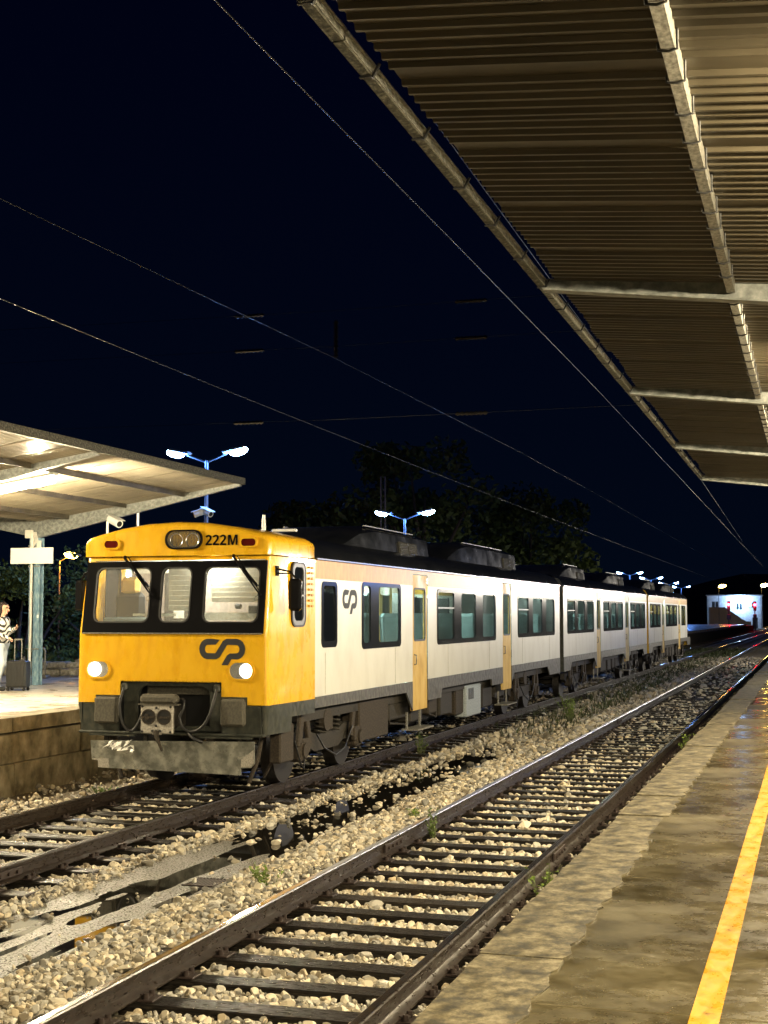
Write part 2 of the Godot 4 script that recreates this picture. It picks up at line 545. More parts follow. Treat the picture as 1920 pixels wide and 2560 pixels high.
func ground() -> void:
	var b := MB.new()
	b.quad(Vector3(-700, -0.62, 60), Vector3(700, -0.62, 60), Vector3(700, -0.62, -1200), Vector3(-700, -0.62, -1200))
	part(b, "ground", M.ground, self).set_meta("kind", "structure")
	# ballast bed: a shallow valley between the two tracks
	b = MB.new()
	var xs := [-11.4, -10.6, -9.8, -9.0, -8.2, -7.4, -7.0, -6.7, -6.4, -6.05, -5.7, -5.4, -5.1, -4.6, -4.0, -3.4, -2.8, -2.2, -1.5]
	var ts := [-4.0, 4.0, 8.0, 12.0, 16.0, 20.0, 26.0, 34.0, 46.0, 60.0, 90.0, 140.0, 330.0]
	for i in xs.size() - 1:
		for j in ts.size() - 1:
			var y0 := bed_y(xs[i]); var y1 := bed_y(xs[i + 1])
			y0 -= 0.05; y1 -= 0.05
			b.quad(Vector3(xs[i] + ts[j] * ANG * 0.5, y0, -ts[j]), Vector3(xs[i + 1] + ts[j] * ANG * 0.5, y1, -ts[j]), Vector3(xs[i + 1] + ts[j + 1] * ANG * 0.5, y1, -ts[j + 1]), Vector3(xs[i] + ts[j + 1] * ANG * 0.5, y0, -ts[j + 1]))
	b.soften(60)
	part(b, "ballast_bed", M.bed, self).set_meta("kind", "structure")
	# uneven concrete drain, then bare mud, between the tracks; rain water stands in its hollows
	var nz := FastNoiseLite.new()
	nz.seed = 15
	nz.frequency = 1.0
	nz.fractal_octaves = 4
	var hgt := func(X: float, t: float) -> float:
		var d := X + 6.05
		var h := nz.get_noise_2d(X * 2.4, t * 0.22) * 0.024 + nz.get_noise_2d(X * 5.0 + 40.0, t * 1.2) * 0.007
		h += lerpf(0.024, -0.004, smoothstep(13.0, 16.0, t)) * smoothstep(0.35, 0.75, absf(d)) - 0.010 * (1.0 - smoothstep(0.0, 0.4, absf(d + 0.1)))
		h -= 0.014 * smoothstep(13.0, 16.0, t)
		return -0.243 + h
	var o := setting("drain_channel", at_t(0, 0, 0), -ANG)
	for half in 2:
		b = MB.new()
		var t0 := 3.0 if half == 0 else 15.0
		var nt := 240 if half == 0 else 200
		var st := 0.05 if half == 0 else 0.06
		for i in 30:
			for j in nt:
				var x0 := -6.62 + i * 0.04; var x1 := x0 + 0.04
				var a0 := t0 + j * st; var a1 := a0 + st
				b.quad(Vector3(x0, hgt.call(x0, a0), -a0), Vector3(x1, hgt.call(x1, a0), -a0), Vector3(x1, hgt.call(x1, a1), -a1), Vector3(x0, hgt.call(x0, a1), -a1))
		b.soften(80)
		part(b, "concrete_bed" if half == 0 else "mud_bed", M.drain if half == 0 else M.bed, o)
	b = MB.new()                                        # cast-iron grate let into the drain
	for k in 9:
		b.box(Vector3(-5.66 + k * 0.035 - 0.14, -0.226, -12.55), Vector3(0.014, 0.012, 0.34))
	b.box(Vector3(-5.66, -0.226, -12.37), Vector3(0.33, 0.014, 0.02))
	b.box(Vector3(-5.66, -0.226, -12.73), Vector3(0.33, 0.014, 0.02))
	part(b, "grate", M.iron, o)
	b = MB.new()
	b.quad(Vector3(-6.60, 0, -3.2), Vector3(-5.46, 0, -3.2), Vector3(-5.46, 0, -26.8), Vector3(-6.60, 0, -26.8))
	var pw := part(b, "puddle", M.water, self)
	pw.position = at_t(0, -0.2492, 0)
	pw.rotation.y = -ANG
	pw.set_meta("kind", "structure")

func near_platform() -> void:
	var o := setting("near_platform")
	var b := MB.new()
	b.box(Vector3(3.7, (-0.62 + PH - 0.15) / 2, -110), Vector3(10.4, 0.62 + PH - 0.15, 250))
	part(b, "base", M.wallstone, o)
	var r := RandomNumberGenerator.new()
	r.seed = 8
	var slabs := []
	for k in 7:
		var poly := PackedVector2Array()
		poly.append(Vector2(-1.56 + r.randf_range(0, 0.01), 0.004))
		for q in 7:                                    # outer edge, nibbled
			poly.insert(0, Vector2(-1.56 + r.randf_range(-0.004, 0.012), 0.004 + (q + 1) * 0.177))
		var out := PackedVector2Array()
		for q in 22:                                   # inner edge, broken
			out.append(Vector2(-1.155 + r.randf_range(-0.010, 0.012) + 0.012 * sin(q * 0.9 + k), 0.006 + q * 0.0588))
		var full := PackedVector2Array()
		for q in out: full.append(q)
		for q in poly: full.append(q)
		b = MB.new()
		b.extrude(full, Vector3.ZERO, Vector3(1, 0, 0), Vector3(0, 0, -1), 0.16)
		slabs.append(b.mesh(M.coping))
	for k in 56:
		var xf := Transform3D(Basis.from_euler(Vector3(r.randf_range(-0.003, 0.003), 0, r.randf_range(-0.008, 0.008))), Vector3(r.randf_range(-0.006, 0.006), PH + r.randf_range(-0.004, 0.004), 2.0 - k * 1.25))
		inst(slabs[r.randi() % 7], "coping_stone", o, xf)
	b = MB.new()
	b.box(Vector3(-1.355, PH - 0.08, -149), Vector3(0.41, 0.16, 162))
	part(b, "coping_run", M.coping, o)
	# cast panels of the platform floor
	b = MB.new()
	b.box(Vector3(0, -0.075, -1.5), Vector3(10.1, 0.15, 2.992), Basis(), 0.004)
	var pm := b.mesh(M.paving)
	for k in 24:
		inst(pm, "paving_panel", o, Transform3D(Basis.from_euler(Vector3(0, r.randf_range(-0.0015, 0.0015), r.randf_range(-0.0006, 0.0006))), Vector3(3.85, PH - 0.008 + r.randf_range(-0.0015, 0.0015), 6.0 - k * 3.0)))
	b = MB.new()
	b.box(Vector3(3.85, PH - 0.083, -149), Vector3(10.1, 0.15, 166))
	part(b, "paving_run", M.paving, o)
	b = MB.new()
	var cuts := 60
	for k in cuts:                                     # painted line with slightly ragged edges
		var z0 := 2.0 - k * 1.6; var z1 := z0 - 1.6
		var a0 := -0.512 + sin(k * 2.1) * 0.002; var a1 := -0.512 + sin((k + 1) * 2.1) * 0.002
		var c0 := -0.395 + sin(k * 1.3) * 0.002; var c1 := -0.395 + sin((k + 1) * 1.3) * 0.002
		b.quad(Vector3(a0, 0, z0), Vector3(c0, 0, z0), Vector3(c1, 0, z1), Vector3(a1, 0, z1))
	part(b, "yellow_line", M.line, o).position.y = PH - 0.001

func roof_near(X: float) -> float:
	return 4.585 - 0.08 * (X + 1.75)

func sheet_mesh(x0: float, x1: float, y0: float, y1: float, mat: Material) -> ArrayMesh:   # a corrugated sheet a metre wide, ribs along x
	var b := MB.new()
	var prof := []
	for k in 10:
		var z := -k * 0.1
		prof.append([z, 0.0]); prof.append([z - 0.056, 0.0])
		if k == 4:
			continue
		prof.append([z - 0.066, -0.022]); prof.append([z - 0.086, -0.022])
		prof.append([z - 0.096, 0.0 if k < 9 else 0.003])
	prof.append([-1.045, 0.003])
	for i in prof.size() - 1:
		var p = prof[i]; var q = prof[i + 1]
		b.quad(Vector3(x0, y0 + p[1], p[0]), Vector3(x1, y1 + p[1], p[0]), Vector3(x1, y1 + q[1], q[0]), Vector3(x0, y0 + q[1], q[0]))
	return b.mesh(mat)

func lamp_tube(called: String, label: String, at: Vector3, turn: float, tilt: float, length: float, energy: float, group: String, thick := 0.045) -> void:
	var o := thing(called, label, "lamp", at, turn, group)
	var bs := Basis.from_euler(Vector3(0, 0, tilt))
	var b := MB.new()
	b.box(bs * Vector3(0, 0.035, 0), Vector3(length + 0.06, 0.05, 0.16), bs, 0.01)
	part(b, "fitting", M.fitting, o)
	b = MB.new()
	b.tube([bs * Vector3(-length / 2, -0.03, 0), bs * Vector3(-length / 2 + 0.03, -0.035, 0), bs * Vector3(length / 2 - 0.03, -0.035, 0), bs * Vector3(length / 2, -0.03, 0)], [0.03, thick, thick, 0.03], 12)
	part(b, "tube_light", M.tube_light, o)
	for k in [-0.33, 0.33]:
		omni(o, bs * Vector3(length * k, -0.05 - thick, 0), Color(1.0, 0.92, 0.75), energy * 0.5, 0.06)

func near_canopy() -> void:
	var o := thing("platform_canopy", "corrugated metal canopy with gutter and beams over the nearer platform", "canopy")
	var r := RandomNumberGenerator.new()
	r.seed = 31
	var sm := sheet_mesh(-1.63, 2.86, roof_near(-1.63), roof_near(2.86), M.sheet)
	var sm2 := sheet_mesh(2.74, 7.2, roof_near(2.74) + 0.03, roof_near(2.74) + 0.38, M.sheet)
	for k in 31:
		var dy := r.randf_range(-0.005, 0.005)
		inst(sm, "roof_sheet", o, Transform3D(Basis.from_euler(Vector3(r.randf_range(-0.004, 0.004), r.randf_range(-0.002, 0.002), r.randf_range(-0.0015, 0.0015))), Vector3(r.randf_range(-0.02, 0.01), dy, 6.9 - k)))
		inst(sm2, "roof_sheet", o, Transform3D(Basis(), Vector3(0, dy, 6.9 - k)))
	# gutter along the edge
	for k in 13:
		var z := 6.6 - k * 2.34
		var b := MB.new()
		var bs := Basis.from_euler(Vector3(r.randf_range(-0.003, 0.003), 0, r.randf_range(-0.06, 0.06)))
		b.box(Vector3(-1.724, 4.524, z - 1.165), Vector3(0.044, 0.008, 2.33), bs, 0.003)
		b.box(Vector3(-1.746, 4.565, z - 1.165), Vector3(0.006, 0.09, 2.33), bs)
		var g := part(b, "gutter_section", M.mossy, o)
		b = MB.new()
		b.box(Vector3(-1.700, 4.545, z - 1.165), Vector3(0.006, 0.040, 2.33), bs)
		b.box(Vector3(-1.693, 4.563, z - 1.165), Vector3(0.014, 0.006, 2.33), bs)
		part(b, "gutter_lip", M.galv, g)
		for q in 3:
			var zz := z - 0.35 - q * 0.8
			b = MB.new()
			b.box(Vector3(-1.722, 4.512, zz), Vector3(0.058, 0.006, 0.016))
			b.box(Vector3(-1.680, 4.535, zz), Vector3(0.010, 0.065, 0.016), Basis.from_euler(Vector3(0, 0, -0.5)))
			part(b, "gutter_bracket", M.darkmetal, g)
	# main beams across the roof
	var bt := [-4.83, -0.2, 4.15, 9.42, 14.17, 18.98, 23.63]
	for t in bt:
		var web := PackedVector2Array([Vector2(-1.70, roof_near(-1.70) - 0.075), Vector2(2.8, roof_near(2.8) - 0.26), Vector2(2.8, roof_near(2.8) - 0.006), Vector2(-1.70, roof_near(-1.70) - 0.006)])
		var b := MB.new()
		b.extrude(web, Vector3(0, 0, -t + 0.008), Vector3(1, 0, 0), Vector3(0, 1, 0), 0.016)
		var bm := part(b, "main_beam", M.steel, o)
		b = MB.new()
		var fl := PackedVector2Array([Vector2(-1.71, roof_near(-1.70) - 0.089), Vector2(2.8, roof_near(2.8) - 0.275), Vector2(2.8, roof_near(2.8) - 0.261), Vector2(-1.71, roof_near(-1.70) - 0.0755)])
		b.extrude(fl, Vector3(0, 0, -t + 0.055), Vector3(1, 0, 0), Vector3(0, 1, 0), 0.11)
		part(b, "flange", M.steel, bm)
		b = MB.new()
		b.box(Vector3(2.92, (PH + 4.2) / 2 - 0.1, -t), Vector3(0.22, 4.2 - PH - 0.2 + 0.2, 0.22), Basis(), 0.012)
		part(b, "column", M.column, o)
	# purlins, each held by hook bolts
	for i in bt.size() - 1:
		for X in [-0.45, 2.45]:
			var z0: float = -bt[i] - 0.03; var z1: float = -bt[i + 1] + 0.06
			var y := roof_near(X) - 0.052
			var b := MB.new()
			b.box(Vector3(X, y, (z0 + z1) / 2), Vector3(0.008, 0.088, z0 - z1), Basis(), 0.002)
			b.box(Vector3(X - 0.026, y - 0.040, (z0 + z1) / 2), Vector3(0.046, 0.008, z0 - z1), Basis(), 0.002)
			b.box(Vector3(X - 0.026, y + 0.038, (z0 + z1) / 2), Vector3(0.046, 0.008, z0 - z1), Basis(), 0.002)
			b.box(Vector3(X - 0.046, y - 0.025, (z0 + z1) / 2), Vector3(0.006, 0.024, z0 - z1), Basis(), 0.002)
			var pu := part(b, "purlin", M.galv, o)
			if X > 0.0: continue
			for q in int((z0 - z1) / 0.37):
				var zz := z0 - 0.25 - q * 0.37 + r.randf_range(-0.03, 0.03)
				b = MB.new()
				b.tube([Vector3(X + 0.012, y + 0.05, zz), Vector3(X + 0.012, y - 0.047, zz), Vector3(X - 0.02, y - 0.054, zz), Vector3(X - 0.058, y - 0.047, zz), Vector3(X - 0.060, y - 0.02, zz)], 0.006, 5)
				part(b, "hook_bolt", M.darkmetal, pu)
	for t in [-6.4, -0.6, 5.2, 11.4, 16.6, 21.4]:
		var near_l: bool = t > 7.0
		lamp_tube("fluorescent_lamp", "fluorescent tube lamp under the nearer canopy, out of the picture on the right", Vector3(1.55, roof_near(1.55) - 0.06, -t), 0.0, -0.08, 1.25, 50.0 if near_l else 46.0, "tube lamps under the nearer canopy")

func roof_isl(X: float) -> float:
	return 4.95 - 0.15 * (-10.97 - X)

func island_platform() -> void:
	var o := setting("island_platform", at_t(0, 0, 0), -ANG)
	var b := MB.new()
	b.box(Vector3(-16.6, (-0.62 + IH - 0.21) / 2, -110), Vector3(11.0, 0.62 + IH - 0.21, 250))
	part(b, "base", M.joint, o)
	var r := RandomNumberGenerator.new()
	r.seed = 12
	for k in 12:
		b = MB.new()
		var nw := 5
		b.box(Vector3(-16.75, IH - 0.104, -6.0 - k * 5.0 - 2.5), Vector3(10.6, 0.2, 4.99), Basis(), 0.004)
		part(b, "paving_panel", M.islandtop, o)
	b = MB.new()
	b.box(Vector3(-16.75, IH - 0.104, -143), Vector3(10.6, 0.2, 154))
	part(b, "paving_run", M.islandtop, o)
	var t := 6.0
	for k in 24:                                       # coping with a rough broken arris
		var len := 1.95
		var poly := PackedVector2Array()
		for q in 14: poly.append(Vector2(IX + r.randf_range(-0.018, 0.006), q * (len - 0.008) / 13.0))
		poly.append(Vector2(IX - 0.50, len - 0.008)); poly.append(Vector2(IX - 0.50, 0))
		b = MB.new()
		b.extrude(poly, Vector3(0, IH + r.randf_range(-0.004, 0.004), -t), Vector3(1, 0, 0), Vector3(0, 0, -1), 0.20)
		part(b, "coping_stone", M.wallstone, o)
		t += len
	for c in 2:                                        # two courses of rough blocks
		t = 5.0 + c * 0.9
		var y1 := IH - 0.225 if c == 0 else 0.20
		var y0 := 0.212 if c == 0 else -0.36
		while t < 44.0:
			var len := r.randf_range(1.5, 2.7)
			b = MB.new()
			b.box(Vector3(IX - 0.30 + r.randf_range(-0.02, 0.02), (y0 + y1) / 2 + r.randf_range(-0.006, 0.006), -t - len / 2), Vector3(0.48, y1 - y0, len - 0.014), Basis.from_euler(Vector3(0, r.randf_range(-0.006, 0.006), r.randf_range(-0.02, 0.02))), 0.018)
			part(b, "wall_stone", M.wallstone, o)
			t += len

func island_canopy() -> void:
	var o := thing("island_canopy", "smaller corrugated canopy on a pale blue column over the island platform at left", "canopy", at_t(0, 0, 0), -ANG)
	var r := RandomNumberGenerator.new()
	r.seed = 77
	var sa := sheet_mesh(-15.62, -11.02, roof_isl(-15.62), roof_isl(-11.02), M.sheet2)
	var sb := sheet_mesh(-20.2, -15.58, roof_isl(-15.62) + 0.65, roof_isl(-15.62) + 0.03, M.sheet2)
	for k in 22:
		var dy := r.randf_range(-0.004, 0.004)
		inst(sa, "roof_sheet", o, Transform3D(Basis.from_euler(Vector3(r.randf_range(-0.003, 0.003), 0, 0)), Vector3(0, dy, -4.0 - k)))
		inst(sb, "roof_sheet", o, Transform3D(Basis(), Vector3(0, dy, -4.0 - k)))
	for k in 9:
		var b := MB.new()
		b.box(Vector3(-10.985, 4.945, -26.06 + 1.24 + k * 2.5), Vector3(0.02, 0.135, 2.48), Basis.from_euler(Vector3(0, 0, r.randf_range(-0.03, 0.03))), 0.004)
		b.box(Vector3(-11.02, 4.885, -26.06 + 1.24 + k * 2.5), Vector3(0.07, 0.01, 2.48))
		part(b, "fascia_section", M.mossy, o)
	for t in [8.7, 14.45, 20.2, 25.98]:
		var web := PackedVector2Array([Vector2(-15.6, roof_isl(-15.6) - 0.36), Vector2(-11.05, roof_isl(-11.05) - 0.075), Vector2(-11.05, roof_isl(-11.05) - 0.006), Vector2(-15.6, roof_isl(-15.6) - 0.006)])
		var b := MB.new()
		b.extrude(web, Vector3(0, 0, -t + 0.008), Vector3(1, 0, 0), Vector3(0, 1, 0), 0.016)
		web = PackedVector2Array([Vector2(-20.1, roof_isl(-15.6) + 0.55), Vector2(-15.602, roof_isl(-15.6) - 0.36), Vector2(-15.602, roof_isl(-15.6) - 0.006), Vector2(-20.1, roof_isl(-15.6) + 0.62)])
		b.extrude(web, Vector3(0, 0, -t + 0.008), Vector3(1, 0, 0), Vector3(0, 1, 0), 0.016)
		var bm := part(b, "main_beam", M.steel, o)
		b = MB.new()
		var fl := PackedVector2Array([Vector2(-15.6, roof_isl(-15.6) - 0.376), Vector2(-11.04, roof_isl(-11.05) - 0.09), Vector2(-11.04, roof_isl(-11.05) - 0.0755), Vector2(-15.6, roof_isl(-15.6) - 0.3605)])
		b.extrude(fl, Vector3(0, 0, -t + 0.05), Vector3(1, 0, 0), Vector3(0, 1, 0), 0.10)
		part(b, "flange", M.steel, bm)
		for q in 9:
			b = MB.new()
			var X := -11.5 - q * 0.47
			b.tube([Vector3(X, roof_isl(X) - 0.10 - q * 0.014, -t + 0.009), Vector3(X, roof_isl(X) - 0.10 - q * 0.014, -t + 0.022)], 0.016, 6)
			part(b, "bolt", M.galv, bm)
		# column: two channels with a plate between
		b = MB.new()
		var top := roof_isl(-15.6) - 0.37
		b.box(Vector3(-15.60, (IH + top) / 2, -t), Vector3(0.02, top - IH, 0.16))
		b.box(Vector3(-15.68, (IH + top) / 2, -t + 0.085), Vector3(0.075, top - IH, 0.012), Basis(), 0.003)
		b.box(Vector3(-15.52, (IH + top) / 2, -t + 0.085), Vector3(0.11, top - IH, 0.012), Basis(), 0.003)
		b.box(Vector3(-15.60, (IH + top) / 2, -t - 0.085), Vector3(0.24, top - IH, 0.012), Basis(), 0.003)
		var cm := part(b, "column", M.column, o)
		b = MB.new()
		b.tube([Vector3(-15.635, top + 0.12, -t + 0.14), Vector3(-15.635, 2.1, -t + 0.14), Vector3(-15.635, 1.3, -t + 0.15), Vector3(-15.66, IH + 0.02, -t + 0.17)], 0.028, 8)
		part(b, "downpipe", M.pvc, cm)
		b = MB.new()
		b.box(Vector3(-15.72, top + 0.08, -t + 0.11), Vector3(0.16, 0.17, 0.09), Basis(), 0.01)
		part(b, "junction_box", M.pvc, cm)
		b = MB.new()
		for q in 4:
			b.tube([Vector3(-15.64 + q * 0.028, top + 0.12, -t + 0.12), Vector3(-15.60 + q * 0.03, top - 0.05, -t + 0.13), Vector3(-15.70 + q * 0.02, top - 0.22, -t + 0.12)], 0.010, 5)
		part(b, "cable_loops", M.pvc, cm)
		b = MB.new()
		for yy in [1.6, 3.3, 3.72]:
			b.box(Vector3(-15.60, yy, -t + 0.10), Vector3(0.27, 0.025, 0.02))
		part(b, "pipe_clip", M.galv, cm)
		b = MB.new()
		b.box(Vector3(-15.50, 2.27, -t + 0.094), Vector3(0.035, 0.06, 0.004))
		part(b, "notice_plate", M.signwhite, cm)
	var bt := [2.9, 8.7, 14.45, 20.2, 25.98]
	for i in 4:
		for X in [-12.25, -13.55, -14.85]:
			var z0: float = -bt[i] - 0.06; var z1: float = -bt[i + 1] + 0.06
			var b := MB.new()
			b.box(Vector3(X, roof_isl(X) - 0.055, (z0 + z1) / 2), Vector3(0.05, 0.09, z0 - z1), Basis(), 0.004)
			part(b, "purlin", M.sheet, o)
	# two white rods hanging from the end beam
	for X in [-14.02, -13.33]:
		var b := MB.new()
		b.tube([Vector3(X, roof_isl(X) - 0.14, -26.06), Vector3(X, 3.0, -26.06)], 0.026, 8)
		b.box(Vector3(X, roof_isl(X) - 0.2, -26.05), Vector3(0.16, 0.03, 0.03))
		part(b, "hanger_rod", M.signwhite, o)
	var lb := ["glaring fluorescent tube lamp under the island canopy at the left picture edge", "fluorescent tube lamp under the island canopy, out of the picture on the left"]
	for t in [20.85, 15.0]:
		lamp_tube("fluorescent_lamp", lb[0] if t > 20 else lb[1], at_t(-12.95, roof_isl(-12.95) - 0.16, t), -ANG, 0.149, 1.5, 46.0, "tube lamps under the island canopy", 0.085)

# ============================================================ tracks
func rail_strip(b: MB, prof: Array, z0: float, z1: float, x: float) -> void:
	for i in prof.size():
		var p: Vector2 = prof[i]; var q: Vector2 = prof[(i + 1) % prof.size()]
		var cuts := [z0, -20.0, -60.0, z1]
		for k in 3:
			b.quad(Vector3(x + p.x, p.y, cuts[k]), Vector3(x + q.x, q.y, cuts[k]), Vector3(x + q.x, q.y, cuts[k + 1]), Vector3(x + p.x, p.y, cuts[k + 1]))

func tracks() -> void:
	var half := [Vector2(0.070, -0.160), Vector2(0.070, -0.150), Vector2(0.030, -0.138), Vector2(0.009, -0.122), Vector2(0.009, -0.048), Vector2(0.034, -0.038), Vector2(0.036, -0.012), Vector2(0.030, -0.002)]
	var prof := []
	for p in half: prof.append(p)
	for i in half.size(): prof.append(Vector2(-half[half.size() - 1 - i].x, half[half.size() - 1 - i].y))
	var r := RandomNumberGenerator.new()
	r.seed = 99
	var sl := []
	for k in 4:
		var b := MB.new()
		b.box(Vector3(0, -0.07, 0), Vector3(2.60 + r.randf_range(-0.06, 0.06), 0.14, 0.235 + r.randf_range(-0.015, 0.015)), Basis(), 0.012)
		sl.append(b.mesh(M.sleeper if k < 3 else M.sleeper2))
	var pb := MB.new()
	pb.box(Vector3(0, 0.006, 0), Vector3(0.34, 0.014, 0.16), Basis(), 0.003)
	for s in [-1, 1]:
		for q in [-1, 1]:
			pb.tube([Vector3(s * 0.105, 0.01, q * 0.045), Vector3(s * 0.105, 0.05, q * 0.045)], [0.022, 0.018], 6)
		pb.box(Vector3(s * 0.088, 0.026, 0), Vector3(0.06, 0.014, 0.07), Basis.from_euler(Vector3(0, 0, -s * 0.2)))
	var plate := pb.mesh(M.iron)
	for tr in 2:
		var o := setting("railway_track", Vector3.ZERO if tr == 0 else at_t(0, 0, 0), 0.0 if tr == 0 else -ANG)
		var cx := -3.4 if tr == 0 else TC
		for s in [-1, 1]:
			var b := MB.new()
			rail_strip(b, prof, 3.0, -330.0, cx + s * 0.868)
			b.soften(35)
			var rl := part(b, "rail", M.railside, o)
			b = MB.new()
			var cuts := [3.0, -20.0, -60.0, -330.0]
			for k in 3:
				b.quad(Vector3(cx + s * 0.868 - 0.024, 0.001, cuts[k]), Vector3(cx + s * 0.868 + 0.026, 0.001, cuts[k]), Vector3(cx + s * 0.868 + 0.026, 0.001, cuts[k + 1]), Vector3(cx + s * 0.868 - 0.024, 0.001, cuts[k + 1]))
			part(b, "running_surface", M.railtop, rl)
			# fishplates at the joints
			for zz in ([-14.4, -32.4] if tr == 0 else [-11.6]):
				b = MB.new()
				for q in [-1, 1]:
					b.box(Vector3(cx + s * 0.868 + q * 0.024, -0.085, zz), Vector3(0.022, 0.075, 0.62), Basis(), 0.005)
					for w in 4:
						b.tube([Vector3(cx + s * 0.868 + q * 0.03, -0.085, zz - 0.22 + w * 0.147), Vector3(cx + s * 0.868 + q * 0.055, -0.085, zz - 0.22 + w * 0.147)], 0.018, 6)
				part(b, "fishplate", M.iron, rl)
		var t := 2.6 if tr == 0 else 4.2
		var t1 := 82.0 if tr == 0 else 44.0
		while t < t1:
			var xf := Transform3D(Basis.from_euler(Vector3(r.randf_range(-0.015, 0.015), r.randf_range(-0.014, 0.014), r.randf_range(-0.003, 0.003))), Vector3(cx + r.randf_range(-0.05, 0.05), -0.176 + r.randf_range(-0.004, 0.003), -t))
			var so := inst(sl[r.randi() % 4], "sleeper", o, xf)
			if t < 34.0:
				for s in [-1, 1]:
					inst(plate, "tie_plate", so, Transform3D(Basis(), Vector3(cx + s * 0.868 - xf.origin.x, 0.003, 0)))
			sleeper_t[tr].append(t)
			t += 0.6 + r.randf_range(-0.02, 0.02)

